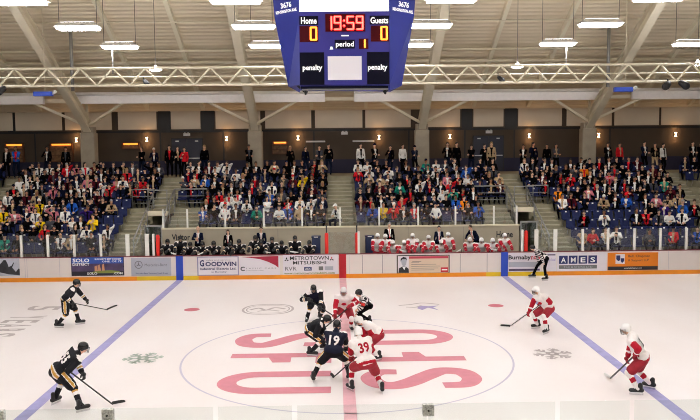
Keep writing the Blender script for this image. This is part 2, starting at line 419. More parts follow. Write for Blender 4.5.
# adverts
def ad(u0, u1, v0, v1, base, label, frame=None):
    """returns writer with helpers in photo-like units of this board stretch"""
    g = MB(); uc = (u0+u1)/2; top = bz(uc, v0); bot = bz(uc, v1)
    if frame: g.box((bx(u0)-.05, YB-.010, bot-.05), (bx(u1)+.05, YB+.001, top+.04), M[frame])
    g.box((bx(u0), YB-.014, bot), (bx(u1), YB+.001, top), M[base])
    o = g.obj('advertisement', boards, label=label)
    return o, (u0, u1, uc)
def fin(o, m, nm='lettering'): m.obj(nm, o)
YT = YB-.018
def bxs(m, u0, u1, v0, v1, uc, mt, y=YT): m.box((bx(u0), y, bz(uc, v1)), (bx(u1), YB-.01, bz(uc, v0)), M[mt])
def tx(m, s, u0, u1, v0, v1, uc, mt, b=.01): text_at(m, s, bx(u0), bx(u1), bz(uc, v1), bz(uc, v0), YT-.004, M[mt], b)
def pol(m, pts, uc, mt, y=YT): m.poly([(bx(u), bz(uc, v)) for u, v in pts], y, YB-.01, M[mt])
o, a = ad(-6, 22.7, 257, 275.2, 'adsnow', 'poster of a dark rock peak in snow')
m = MB(); pol(m, [(-6, 273), (0, 268), (3, 264), (7.5, 258.6), (9.5, 258.8), (11, 262), (12, 266), (15, 264.5), (17, 261), (18.5, 266), (22.7, 268), (22.7, 274.5), (12, 273.5), (2, 271)], 10, 'admount')
pol(m, [(15.5, 266.5), (17.5, 262), (19, 258.2), (21, 260.5), (22, 267), (19, 271)], 10, 'adsnow', YT-.003); fin(o, m, 'picture')
o, a = ad(73.5, 125.5, 256.3, 275.6, 'adnight', 'SOLO DISTRICT poster with a city skyline at dusk')
u = 99; m = MB(); bxs(m, 74, 125, 256.6, 263, u, 'adblue'); bxs(m, 74, 125, 263, 271, u, 'addusk')
pol(m, [(96.5, 271), (96.5, 266), (98.5, 265), (99.5, 271)], u, 'adgold', YT-.002); pol(m, [(99.5, 271), (99.5, 265), (101.5, 264), (103, 271)], u, 'adgold', YT-.002)
pol(m, [(103.5, 271.5), (104, 264.3), (105.8, 263), (106.5, 271.5)], u, 'adgold', YT-.002)
pol(m, [(92, 272), (100, 270.5), (112, 270), (121, 271), (121, 273), (92, 273)], u, 'txtgr', YT-.003); fin(o, m, 'picture')
m = MB(); tx(m, 'SOLO', 75.2, 91.5, 257.6, 261.6, u, 'txtw', .03); tx(m, 'DISTRICT', 75, 91.5, 262.3, 265, u, 'txtw', .02)
tx(m, 'BURNABY\'S BEST CORNER', 97, 123, 257.6, 259.3, u, 'txtw', .02); tx(m, 'ONE. OF. IT.', 104, 124, 260, 261.8, u, 'txtw', .02)
tx(m, 'SOLO', 89, 99, 272, 274.3, u, 'txtw', .02); tx(m, '.COM', 115, 124, 272, 274.3, u, 'txtw', .02); fin(o, m)
o, a = ad(132.5, 172, 257.4, 276.2, 'adsilver', 'silver advert with a three pointed star in a ring')
u = 152; m = MB(); cx, cz = bx(140), bz(u, 264.5)
for k in range(24):
    t0, t1 = 2*PI*k/24, 2*PI*(k+1)/24; q = lambda r, t: (cx+r*math.sin(t), YT-.004, cz+r*math.cos(t))
    m.add([q(.15, t0), q(.18, t0), q(.18, t1), q(.15, t1)], [(0, 1, 2, 3)], M['txtg'])
for k in range(3):
    t0 = 2*PI*k/3; m.add([(cx, YT-.004, cz), q(.03, t0-1), q(.16, t0), q(.03, t0+1)], [(0, 1, 2, 3)], M['txtg'])
tx(m, 'Mercedes-Benz', 146, 168, 263.4, 266.2, u, 'txtg', 0); tx(m, 'Mercedes-Benz Vancouver Retail Group', 137, 168.5, 272.6, 274.6, u, 'txtn', 0); fin(o, m)
o, a = ad(199, 238, 257.3, 275.2, 'adpale', 'GOODWIN advert in navy letters with a grey border', 'adborder')
u = 218; m = MB(); tx(m, 'G', 200.5, 204.8, 259.8, 266.6, u, 'txtn', .03); tx(m, 'OODWIN', 206, 236.8, 261.8, 266.4, u, 'txtn', .03)
tx(m, 'Industrial Electric Ltd.', 200.6, 236.6, 267.8, 270.3, u, 'txtn', .02); tx(m, 'in Burnaby', 212, 227, 271.6, 273.4, u, 'txtn', .01); tx(m, 'sales and service', 207, 231, 259.4, 260.6, u, 'txtg', 0); fin(o, m)
o, a = ad(240, 280, 256.6, 276.4, 'adpale', 'pale advert with a dark red swoosh')
u = 260; m = MB(); pol(m, [(241, 256.8), (278.5, 256.2), (278.5, 268.3), (275, 265.5), (268, 262), (260, 259.2), (250, 257.7)], u, 'adswoosh'); fin(o, m, 'swoosh')
m = MB(); tx(m, 'C', 240.6, 245, 266.8, 271.4, u, 'txtk', .03); tx(m, 'L A S S I C   C A R S', 246.5, 276, 268, 269.4, u, 'txtg', 0); tx(m, 'quality import sales', 246, 263.5, 270.4, 271.6, u, 'txtg', 0); fin(o, m)
o, a = ad(283, 338, 254.8, 275.4, 'adpale', 'METROTOWN MITSUBISHI advert between two triple diamonds')
u = 310; m = MB(); tx(m, 'METROTOWN', 290, 328.6, 256.2, 260.2, u, 'txtk', .01); tx(m, 'MITSUBISHI', 293, 326, 261.2, 264.8, u, 'txtk', .01)
for uu, mt in ((286.6, 'txtk'), (331.6, 'txtr')):
    for ang, k in ((90, mt), (210, 'txtk'), (330, 'txtk')):
        P3 = [(0, 0)]+[(rr_*math.cos(math.radians(ang+da)), rr_*math.sin(math.radians(ang+da))) for rr_, da in ((1.45, -30), (2.5, 0), (1.45, 30))]
        pol(m, [(uu+a_, 259.6-b_) for a_, b_ in P3], u, k, YT-.003)
tx(m, 'RVR', 285, 296.5, 267, 271, u, 'txtg', .01); bxs(m, 304, 311.5, 267.6, 271.2, u, 'adtile'); tx(m, 'ASX', 305, 310.5, 268.4, 270.4, u, 'txtw'); bxs(m, 318.5, 323, 267, 271, u, 'adgrey')
bxs(m, 324.5, 333, 267, 271, u, 'adsilver'); tx(m, 'www.metrotownmitsubishi.com', 284, 334.5, 272.6, 274.8, u, 'txtgr', .02); fin(o, m)
o, a = ad(397.5, 448.3, 255.8, 273.4, 'adcream', 'framed advert with a man in a suit and a red banner', 'txtk')
u = 423; m = MB(); bxs(m, 397.8, 408.5, 256, 273.2, u, 'adpale')
pol(m, [(398, 273.2), (398.6, 268.5), (402, 266.6), (405.5, 266.8), (408.3, 269), (408.6, 273.2)], u, 'txtk', YT-.002)
pol(m, [(402, 267), (404, 270.5), (405.4, 267)], u, 'txtw', YT-.003)
pol(m, [(400.6, 260.5), (401.2, 258.6), (403.3, 257.5), (405.8, 258.4), (406.4, 260.5), (405.8, 264.5), (403.8, 267), (401.6, 265)], u, 'adsilver', YT-.004)
pol(m, [(400.2, 261.5), (400.4, 258.4), (403, 256.6), (406, 257.4), (406.8, 260.6), (405.6, 259), (402, 259)], u, 'txtk', YT-.005); fin(o, m, 'portrait')
m = MB(); bxs(m, 408.8, 448, 256.2, 258.6, u, 'adred')
for vv, ua, ub in ((261.5, 412, 421), (262.3, 411, 419), (264.5, 411, 436), (266.5, 411, 440), (268.5, 411, 438), (270.4, 411, 434)): bxs(m, ua, ub, vv-.2, vv+.25, u, 'adgrey')
bxs(m, 440.5, 447.8, 268, 273, u, 'txtr'); bxs(m, 441.5, 447, 269.8, 271, u, 'txtw', YT-.004); fin(o, m, 'banner')
o, a = ad(508.3, 541, 252.3, 272.2, 'adpale', 'Burnabynow advert in black and red letters')
u = 522; m = MB(); tx(m, 'Burnaby', 508.4, 531, 254.6, 260.4, u, 'txtk', .03); tx(m, 'now', 531.2, 540.6, 255.8, 259.4, u, 'txtr', .03); bxs(m, 508.6, 540, 261.8, 267, u, 'adsilver'); bxs(m, 509, 540, 269, 271, u, 'addusk'); fin(o, m)
o, a = ad(545.5, 556.5, 252.4, 271, 'adpale', 'narrow pale advert with purple lettering')
u = 551; m = MB(); tx(m, 'shop local', 546.4, 555.6, 257.5, 261.5, u, 'ilpur', .01); bxs(m, 546, 555.6, 253.6, 254.8, u, 'addusk'); fin(o, m)
o, a = ad(557.5, 607.2, 251.4, 271.4, 'adpale', 'AMES advert with four navy letter tiles')
u = 580; m = MB()
for k, ch in enumerate('AMES'):
    a0 = 559.3+k*9.85; bxs(m, a0, a0+8.7, 254.7, 263.2, u, 'adtile'); tx(m, ch, a0+2, a0+6.9, 256.6, 261.8, u, 'txtw', .02)
bxs(m, 559.3, 597.6, 264.6, 268.4, u, 'adgrey'); tx(m, 'TILE & STONE LTD', 564, 593, 265.6, 267.4, u, 'adsilver', 0); fin(o, m)
o, a = ad(608.3, 659.4, 251.2, 269.6, 'adorange', 'orange advert with a small blue crest')
u = 634; m = MB(); bxs(m, 608.5, 659.2, 265.6, 269.4, u, 'txtk'); bxs(m, 616.3, 625.6, 252.8, 262.8, u, 'adpale'); pol(m, [(617, 254), (621, 254), (621, 259), (619, 260), (617, 258)], u, 'adtile', YT-.003); pol(m, [(621.5, 257), (625, 257), (625, 260), (623, 262), (621.5, 260)], u, 'adtile', YT-.003)
tx(m, 'Bell, Chapman', 629, 651, 253.6, 256.8, u, 'admount', .005); tx(m, '& Support LLP', 629, 650, 258, 261, u, 'admount', .005); tx(m, 'www.bellchapman.com', 625, 643, 266.6, 268.4, u, 'txtw', .01); fin(o, m)

# near glass
near = empty('near_glass_wall', (0, -13.0, 0), label='clear glass panes along the near boards at the bottom edge', cat='rink glass')
for a, b in ((-7.4, -4.62), (-4.56, -2.905), (-2.885, -1.70), (-1.64, -.80), (-.74, .74), (.76, 2.22), (2.28, 3.08), (3.14, 5.0), (5.06, 7.4)):
    m = MB(); m.box((a, -.058, 1.12), (b, -.042, 3.12), M['glassn']); o = m.obj('glass_pane', near)
M['clip'] = mat('clip_grey', (.62, .62, .6), .5, noise=.45, nscale=55)
for x in (-4.12, -2.89, .76):
    m = MB(); m.box((x-.065, -.085, 2.98), (x+.065, -.015, 3.12), M['clip'], .008); m.cap((x, -.1, 3.05), (x, -.08, 3.05), .011, .011, M['black']); m.obj('glass_clip', near, label='grey metal clip plate')
m = MB(); m.box((-7.4, -.07, 1.12), (7.4, -.03, 1.16), M['metal']); m.obj('base_channel', near)

# ------------------------------------------------------------------ stands
RH = .343
def rz(i): return .8+RH*i
def ry(i): return 13.3+.8*i
st = MB(); co_ = M['concrete']
for i in range(10):
    zones = [(-26, -9.6), (9.6, 26)] if i < 6 else [(-26, 26)]
    if 3 <= i < 6: zones.append((-8.65, 8.65))
    for a, b in zones:
        z0 = 0 if i < 6 else 0
        if i >= 6 and (a, b) == (-26, 26):
            for c, d in ((-26, -9.6), (-8.65, 8.65), (9.6, 26)): st.box((c, ry(i), 0), (d, ry(i+1), rz(i)), co_)
            for c, d in ((-9.6, -8.65), (8.65, 9.6)): st.box((c, ry(i), 2.6), (d, ry(i+1), rz(i)), co_)
        else: st.box((a, ry(i), 0), (b, ry(i+1), rz(i)), co_)
st.box((-8.65, 15.3, 0), (8.65, 15.75, rz(3)-.02), co_)
st.box((-26, 21.3, 0), (-9.6, 26.4, 4.3), co_); st.box((-8.65, 21.3, 0), (8.65, 26.4, 4.3), co_); st.box((9.6, 21.3, 0), (26, 26.4, 4.3), co_)
for c, d in ((-9.6, -8.65), (8.65, 9.6)):
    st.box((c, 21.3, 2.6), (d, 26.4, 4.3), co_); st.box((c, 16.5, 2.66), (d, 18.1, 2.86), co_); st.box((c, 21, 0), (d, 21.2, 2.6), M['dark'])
AISLES = [(-.7, .6, 3, 10), (-10.75, -9.75, 0, 6), (-8.6, -7.2, 3, 6), (-9.75, -8.65, 6, 10), (9.75, 10.85, 0, 6), (7.2, 8.6, 3, 6), (8.75, 9.85, 6, 10), (-18.4, -17.4, 0, 10), (17.95, 18.95, 0, 10)]
for a, b, i0, i1 in AISLES:
    for i in range(i0, i1):
        st.box((a, ry(i)+.42, rz(i)), (b, ry(i+1)+.01, rz(i)+.1715), co_)
        st.box((a, ry(i)+.40, rz(i)+.13), (b, ry(i)+.47, rz(i)+.178), M['nosing']); st.box((a, ry(i)-.015, rz(i)-.04), (b, ry(i)+.05, rz(i)+.006), M['nosing'])
st.box((-26, 13.12, 0), (-9.6, 13.3, .6), co_); st.box((9.6, 13.12, 0), (26, 13.3, .6), co_)
st.obj('grandstand', kind='structure', label='stepped concrete terraces with stairways')
m = MB(); m.box((-45, -45, -.35), (45, 30, -.06), co_); m.obj('floor', kind='structure')
m = MB(); m.box((-9.3, 13.1, 0), (9.3, 15.3, .3), M['dark']); m.box((-8.6, 14.25, .3), (8.6, 15.28, .55), M['dark']); m.obj('floor', kind='structure', label='raised dark floor of the team benches')
for s, l in ((-1, 'left'), (1, 'right')):
    m = MB(); x0, x1 = sorted((s*9.64, s*8.62)); m.box((x0, 16.42, 2.63), (x1, 16.56, 2.86), M['lintel'], .01)
    m.obj('entry_beam', label='cream beam over the %s stand entry tunnel' % l, cat='beam')
m = MB(); m.box((-8.65, 15.2, 0), (8.6, 15.42, 2.1), M['benchwall']); m.box((-8.68, 15.17, 2.07), (8.63, 15.45, 2.13), M['lintel'])
for x in (-8, -5.6, -3.1, 3.2, 5.9): m.box((x, 15.195, .3), (x+.015, 15.2, 2.06), M['txtg'])
bw = m.obj('wall_bench', kind='structure', label='beige wall behind the team benches')
m = MB(); text_at(m, 'Visitor', -8.2, -7.32, 1.55, 1.84, 15.185, M['txtk'], .02); text_at(m, 'Home', 7.5, 8.3, 1.5, 1.82, 15.185, M['txtk'], .02); m.obj('wall_lettering', bw, label='Visitor and Home in black letters')
# glass on the wall
sg = empty('stand_front_glass', (0, 15.31, 2.14), label='row of clear panes and pale posts along the bench wall top', cat='glass barrier')
px_ = [-8.62, -7.45, -5.63, -3.77, -1.92, -.08, 1.81, 3.70, 5.52, 7.39, 8.5]
for x in px_:
    m = MB(); m.box((x-.04, -.04, 0), (x+.04, .04, .9), M['postw'], .01); m.obj('glass_post', sg)
for a, b in zip(px_, px_[1:]):
    m = MB(); m.box((a+.04, -.006, .03), (b-.04, .006, .88), M['glass']); m.obj('glass_pane', sg)
# railings of the entry tunnels
for s, l in ((-1, 'left'), (1, 'right')):
    R = lambda pts, r=.035: [(s*x, y, z) for x, y, z in pts]
    e = empty('guard_rail', (s*9.62, 13.5, .8), label='grey sloping handrail beside the %s entry tunnel' % l, cat='railing')
    m = MB()
    m.tube([(0, 0, .95), (0, 4.4, 2.95)], .04, M['rail']); m.tube([(0, 0, .5), (0, 4.4, 2.5)], .025, M['rail']); m.obj('handrail', e)
    for k in range(4):
        m = MB(); y = .1+k*1.35; z = max(0, y*.43)-.05; m.tube([(0, y, z-.1), (0, y, y*.4545+.95)], .03, M['rail']); m.obj('rail_post', e)
    e = empty('guard_rail', (s*8.62, 15.6, 1.83), label='grey sloping handrail on the bench side of the %s entry tunnel' % l, cat='railing')
    m = MB(); m.tube([(0, 0, .95), (0, 2.4, 2.0)], .04, M['rail']); m.tube([(0, 0, .5), (0, 2.4, 1.55)], .025, M['rail']); m.obj('handrail', e)
    for y in (.05, 1.2, 2.35):
        m = MB(); m.tube([(0, y, -.05), (0, y, y*.4375+.95)], .03, M['rail']); m.obj('rail_post', e)
    for (xa, xb, y0, z0, z1, t) in ((8.66, 9.6, 16.5, 2.86, 3.9, 'above the %s entry beam'), (9.7, 10.8, 18.12, 2.9, 3.85, 'in front of the upper seats, outer side of the %s entry'), (6.95, 8.6, 18.12, 2.9, 3.85, 'in front of the upper seats, bench side of the %s entry')):
        x0, x1 = sorted((s*xa, s*xb)); e = empty('guard_rail', ((x0+x1)/2, y0, z0), label='grey tube guard rail '+t % l, cat='railing')
        h = z1-z0; w = (x1-x0)/2
        m = MB(); m.tube([(-w, 0, 0), (-w, 0, h), (w, 0, h), (w, 0, 0)], .04, M['rail']); m.obj('frame', e)
        m = MB(); m.tube([(-w, 0, h*.25), (w, 0, h*.25)], .025, M['rail']); m.tube([(-w, 0, h*.62), (w, 0, h*.62)], .02, M['rail']); m.obj('mid_rail', e)
    x0, x1 = sorted((s*8.7, s*9.55)); e = MB(); e.box((x0, 15.4, 0), (x1, 15.44, 2.2), M['glassd']); e.box((x0, 15.38, 2.2), (x1, 15.46, 2.27), M['metal']); e.box((x0, 15.38, 0), (x0+.06, 15.46, 2.2), M['metal']); e.box((x1-.06, 15.38, 0), (x1, 15.46, 2.2), M['metal'])
    e.obj('door_%d' % (3 if s < 0 else 4), kind='structure', label='tinted glass door at rink level, %s entry tunnel' % l)

# ------------------------------------------------------------------ back wall
WB = 26.2
m = MB(); m.box((-26, WB, 4.3), (26, WB+.3, 8.7), M['backwall']); m.box((-26, WB-.03, 4.3), (26, WB, 5.15), M['wains']); m.box((-26, WB-.05, 6.9), (26, WB, 7.02), M['dark'])
for x in (-18.8, -15.4, -11.1, -7.2, -1.6, 4.3, 7.8, 10.9, 16.9): m.box((x-.05, WB-.02, 5.15), (x+.05, WB, 6.9), M['dark'])
m.box((-26, WB-.12, 8.35), (26, WB, 8.55), M['steel'])
for x0, x1 in ((-11.2, -10.45), (-8.55, -7.75), (7.6, 8.25), (10.3, 11.05), (-19.95, -19.0+-1.4)): m.box((x0, WB-.04, 6.95), (x1, WB, 8.3), M['dark'])
bk = m.obj('wall_back', kind='structure', label='taupe concourse wall at the back of the stands')
for x0, x1 in ((-23, -20.1), (-19.93, -17.1), (-16.9, -14.05), (-13.65, -11.3), (-10.4, -8.6), (-7.66, -4.9), (-4.6, -1.75), (-1.52, 1.42), (1.6, 4.42), (5.3, 7.5), (8.33, 10.2), (11.13, 13.85), (14.16, 16.98), (17.16, 19.95), (20.1, 23)):
    m = MB(); m.box((x0, WB-.07, 7.1), (x1, WB-.02, 8.2), M['panel']); m.obj('wall_panel', bk, label='cream panel')
for k, x in enumerate((-9.45, 9.27)):
    m = MB(); m.box((x-.98, WB-.06, 4.3), (x+.98, WB-.01, 6.55), M['dark']); d = m.obj('door_%d' % (k+1), kind='structure', label='navy double door at the back of the concourse')
    for s in (-1, 1):
        q = MB(); q.box((x+s*.47-.45, WB-.1, 4.32), (x+s*.47+.45, WB-.05, 6.5), M['door'], .01)
        lf = q.obj('door_leaf', d); q = MB(); q.box((x+s*.47-.4, WB-.16, 5.28), (x+s*.47+.4, WB-.12, 5.34), M['metal']); q.box((x+s*.6-.1, WB-.11, 6.33), (x+s*.6+.1, WB-.1, 6.4), M['metal']); q.obj('push_bar', lf)
for x, t in ((-9.45, 'above the left double door'), (.3, 'over the centre stairway'), (9.3, 'above the right double door')):
    m = MB(); m.box((x-.2, WB-.14, 6.68), (x+.2, WB-.02, 6.86), M['lampbody'], .01); m.cap((x-.1, WB-.17, 6.86), (x-.1, WB-.13, 6.86), .05, .05, M['lampbody']); m.cap((x+.1, WB-.17, 6.86), (x+.1, WB-.13, 6.86), .05, .05, M['lampbody'])
    m.obj('emergency_lamp', label='small twin headed emergency lamp '+t, cat='lamp')
SCN = [(-20.9, 'leftmost, beside the far left display case'), (-16.22, 'beside the wide lit display case'), (-11.9, 'between the third display case and the left double door'), (-6.99, 'just right of the left double door'), (-2.58, 'left of the centre stairway'), (2.44, 'right of the centre stairway'), (6.85, 'just left of the right double door'), (11.8, 'just right of the right double door'), (16.15, 'right of the right hand pier'), (20.99, 'farthest right along the wall')]
for x, t in SCN[1:]:
    e = empty('wall_sconce', (x, WB-.05, 6.5), label='glowing hourglass wall sconce '+t, cat='wall lamp')
    m = MB(); m.box((-.06, -.02, -.12), (.06, .05, .12), M['wood']); m.obj('back_plate', e)
    m = MB(); n = 10
    prof = [(.13, .085), (.08, .055), (0, .025), (-.08, .055), (-.13, .085)]
    vs = [(r*math.cos(2*PI*k/n), -.11+r*math.sin(2*PI*k/n), z) for z, r in prof for k in range(n)]
    fs = [(i*n+k, i*n+(k+1) % n, (i+1)*n+(k+1) % n, (i+1)*n+k) for i in range(4) for k in range(n)]+[tuple(range(n)), tuple(4*n+k for k in range(n-1, -1, -1))]
    m.add(vs, fs, M['sconce'], True); m.obj('shade', e)
    for dz in (-.32, .32):
        ld = bpy.data.lights.new('sconce_light', 'POINT'); ld.energy = 6; ld.color = (1, .5, .18); ld.shadow_soft_size = .08
        lo = bpy.data.objects.new('sconce_light', ld); C.objects.link(lo); lo.parent = e; lo.location = (0, -.22, dz)
for x0, x1, z0, t in ((-20.6, -19.45, 5.15, 'at the far left of the concourse'), (-17.85, -16.45, 5.15, 'left of the leftmost full pier'), (-13.45, -12.35, 5.9, 'right of the leftmost pier'), (-4.2, -3.2, 5.5, 'right of the second pier')):
    e = empty('display_case', ((x0+x1)/2, WB-.01, z0), label='orange lit wooden display case '+t, cat='display case')
    w = (x1-x0)/2; h = 6.33-z0
    m = MB(); m.box((-w, -.05, 0), (w, 0, h), M['casein'])
    for a, b, c, d in ((-w, -w+.05, 0, h), (w-.05, w, 0, h), (-w, w, 0, .05), (-w, w, h-.05, h)): m.box((a, -.22, c), (b, -.0, d), M['wood'])
    m.obj('cabinet', e); m = MB(); m.box((-w+.12, -.18, h-.16), (w-.12, -.1, h-.06), M['case']); m.obj('light_strip', e)
    if h > .6:
        m = MB()
        for k in range(1, 3): m.box((-w+.05, -.2, h*k/3), (w-.05, -.05, h*k/3+.03), M['wood'])
        m.obj('shelf', e)
for x0, x1, t in ((-2.1, -.9, 'left'), (.8, 2.15, 'right')):
    m = MB(); m.box((x0, WB-.12, 6.22), (x1, WB-.02, 6.32), M['lampbody'], .01); m.obj('wall_rail', label='pale unlit light bar on the wall %s of the centre stairway' % t, cat='light bar')

# ------------------------------------------------------------------ roof
def zroof(y): return 13.55-.478*(y-15)
def ceiling_material():
    m = mat('roof_deck', hx('ece4d4'), .7); nt = m.node_tree; b = nt.nodes['Principled BSDF']
    tc = nt.nodes.new('ShaderNodeTexCoord'); w = nt.nodes.new('ShaderNodeTexWave'); w.bands_direction = 'Y'; w.inputs['Scale'].default_value = 1.1; w.inputs['Distortion'].default_value = 0
    nt.links.new(tc.outputs['Object'], w.inputs['Vector'])
    bp = nt.nodes.new('ShaderNodeBump'); bp.inputs['Strength'].default_value = .5; bp.inputs['Distance'].default_value = .06
    nt.links.new(w.outputs['Fac'], bp.inputs['Height']); nt.links.new(bp.outputs['Normal'], b.inputs['Normal'])
    n = nt.nodes.new('ShaderNodeTexNoise'); n.inputs['Scale'].default_value = .5; nt.links.new(tc.outputs['Object'], n.inputs['Vector'])
    r = nt.nodes.new('ShaderNodeValToRGB'); r.color_ramp.elements[0].color = (*hx('e2d3b8'), 1); r.color_ramp.elements[1].color = (*hx('f0e3ca'), 1)
    nt.links.new(n.outputs['Fac'], r.inputs['Fac']); nt.links.new(r.outputs[0], b.inputs['Base Color'])
    return m
M['deck'] = ceiling_material()
m = MB()
zr = zroof(3)
m.add([(-40, 26.6, zroof(26.6)), (40, 26.6, zroof(26.6)), (40, 3, zr), (-40, 3, zr), (40, -3, zr), (-40, -3, zr), (40, -30, zroof(30)), (-40, -30, zroof(30))], [(0, 1, 2, 3), (3, 2, 4, 5), (5, 4, 6, 7)], M['deck'])
m.obj('ceiling', kind='structure', label='beige corrugated sloping roof deck')
FX = [-24.7, -14.85, -5.02, 4.88, 14.85, 24.7]
names = ['far left', 'left', 'centre left', 'centre right', 'right', 'far right']
def W8(y): return zroof(y)-.25
for x, nm in zip(FX, names):
    e = empty('roof_frame', (x, 24.1, 4.3), label='cream steel roof frame on a concrete pier, %s of the row' % nm, cat='roof frame')
    p = lambda X, Y, Z: (X, Y-24.1, Z-4.3)
    m = MB(); m.box(p(-.42, 23.85, 4.3), p(.42, 24.55, 6.9), M['pier'], .05); m.box(p(-.36, 23.9, 6.9), p(.36, 24.5, 7.25), M['pier'], .03); m.obj('pier', e)
    m = MB(); a = p(0, 24.1, 7.2); b = p(0, 14.9, 12.45)
    m.bar(a, p(0, 8, 16.2), .07, .62, M['steel'])
    for dz in (-.33, .33): m.bar((a[0], a[1], a[2]+dz), (0, 8-24.1, 16.2-4.3+dz), .42, .07, M['steel'])
    m.obj('rafter', e)
    m = MB(); m.tube([p(0, 24.0, 7.3), p(0, 24.0, 9.2)], .085, M['steel']); m.obj('post', e)
    for s in (-1, 1):
        m = MB(); m.bar(p(s*.15, 23.9, 7.35), p(s*2.5, 22.7, 8.55), .14, .14, M['truss']); m.obj('strut', e)
# ribs and purlins
for x in (-21.4, -18.15, -11.65, -8.3, -1.7, 1.6, 8.2, 11.55, 18.2, 21.5):
    m = MB(); m.bar((x, 25.5, zroof(25.5)-.16), (x, 3, zroof(3)-.16), .2, .28, M['truss']); bay = sum(x > q for q in FX)-1; half = 'left' if x < (FX[bay]+FX[bay+1])/2 else 'right'
    m.obj('roof_rib', label='slim roof rib, %s one between the %s and %s frames' % (half, names[bay], names[bay+1]), cat='roof beam')
for y, r, t in ((17.2, .035, 'upper thin pipe across the roof deck'), (19.55, .07, 'pale roof purlin, the brighter one'), (20.6, .09, 'roof purlin below the brighter one'), (22.6, .09, 'roof purlin behind the white bulkhead'), (24.4, .1, 'lowest roof purlin above the back wall panels')):
    m = MB(); m.tube([(-30, y, zroof(y)-.3), (30, y, zroof(y)-.3)], r, M['steel']); m.obj('roof_purlin', label=t, cat='roof beam')
m = MB(); m.box((-26, 22.9, 8.6), (26, 23.1, 8.8), M['steel']); m.obj('eave_beam', label='long horizontal steel beam behind the white bulkhead panels', cat='roof beam')
# white bulkhead boxes
for x0, x1, t in ((-31.4, -16.75, 'far left stretch'), (-15.05, -.84, 'left of the scoreboard'), (.82, 15.05, 'right of the scoreboard'), (16.8, 31.4, 'far right stretch')):
    e = empty('bulkhead_panel', ((x0+x1)/2, 22.5, 8.5), label='long white horizontal box panel over the stands, '+t, cat='panel')
    w = (x1-x0)/2
    m = MB(); m.box((-w, -.12, 0), (w, .12, .46), M['bulk']); m.obj('face_board', e)
    m = MB(); m.add([(-w, -.12, .48), (w, -.12, .48), (w, .12, .66), (-w, .12, .66), (-w, .14, .46), (w, .14, .46)], [(0, 1, 2, 3), (3, 2, 5, 4), (0, 4, 5, 1), (0, 3, 4), (1, 5, 2)], M['bulk']); m.obj('top_flange', e)
# space truss across the rink
e = empty('lighting_truss', (0, 12, 8.7), label='long pale triangulated truss spanning the whole hall', cat='truss')
L = 24.5; h = .74
for nm, y, z in (('chord', 0, h), ('chord', 0, 0), ('chord', .5, h*.55)):
    m = MB(); m.tube([(-L, y, z), (L, y, z)], .05 if y == 0 else .025, M['truss']); m.obj(nm, e)
per = 1.400; x = -14.04-per*8
m = MB(); m2 = MB(); k = 0
while x < L-per:
    m.tube([(x, 0, h), (x+per/2, 0, 0)], .042, M['truss'], 6); m.tube([(x+per/2, 0, 0), (x+per, 0, h)], .042, M['truss'], 6)
    pass
    x += per
m.obj('web', e); pass
for x, y, z in ((-9.9, .25, 1.56), (9.9, .25, 1.56), (-17, .3, zroof(12.3)-8.75), (17, .3, zroof(12.3)-8.75)):
    m = MB(); m.tube([(x, y, h*.7), (x, y, z)], .03, M['rail']); m.obj('hanger', e)
for x, t in ((-13.6, 'left'), (13.8, 'right')):
    m = MB(); m.tube([(x, 18, 8.9), (x, 18, zroof(18))], .09, M['rail']); m.obj('hanging_pipe', label='grey vertical pipe hanging from the roof beside the %s steel frame' % t, cat='pipe')
# small spotlights on the truss and floods on the gaps
for x, y, z, t, s in ((-14.5, 11.9, 8.62, 'black spotlight at the left end of the truss', -1), (14.3, 11.9, 8.62, 'left one of the paired black spotlights on the truss', -1), (14.85, 11.9, 8.64, 'right one of the paired black spotlights on the truss', 1), (-8.6, 12.5, 8.95, 'small black spotlight inside the truss, left half', 1), (7.0, 12.5, 8.98, 'small black spotlight inside the truss, right half', 1)):
    e = empty('spotlight', (x, y, z), label=t, cat='spotlight'); k = .17 if y < 12 else .12
    m = MB(); m.cap((0, 0, -.02), (s*k, -.1, -.16), k*.75, k, M['black']); m.obj('lamp_head', e); m = MB(); m.tube([(-.05, 0, 0), (-.05, 0, .18)], .02, M['black']); m.obj('yoke', e)
for x, z, t in ((-14.25, 8.63, 'left'), (13.95, 8.62, 'right')):
    e = empty('projector_lamp', (x, 16, z), label='small blue lamp box by the %s gap in the white panels' % t, cat='lamp')
    m = MB(); m.box((-.55, -.12, -.1), (.35, .12, .12), M['blue'], .02); m.obj('housing', e); m = MB(); m.cap((.35, 0, .03), (.48, -.08, .1), .07, .09, M['lampbody']); m.obj('lens', e)
    m = MB(); m.tube([(0, 0, .1), (0, 0, zroof(16)-z-.1)], .015, M['steel']); m.obj('drop_rod', e)

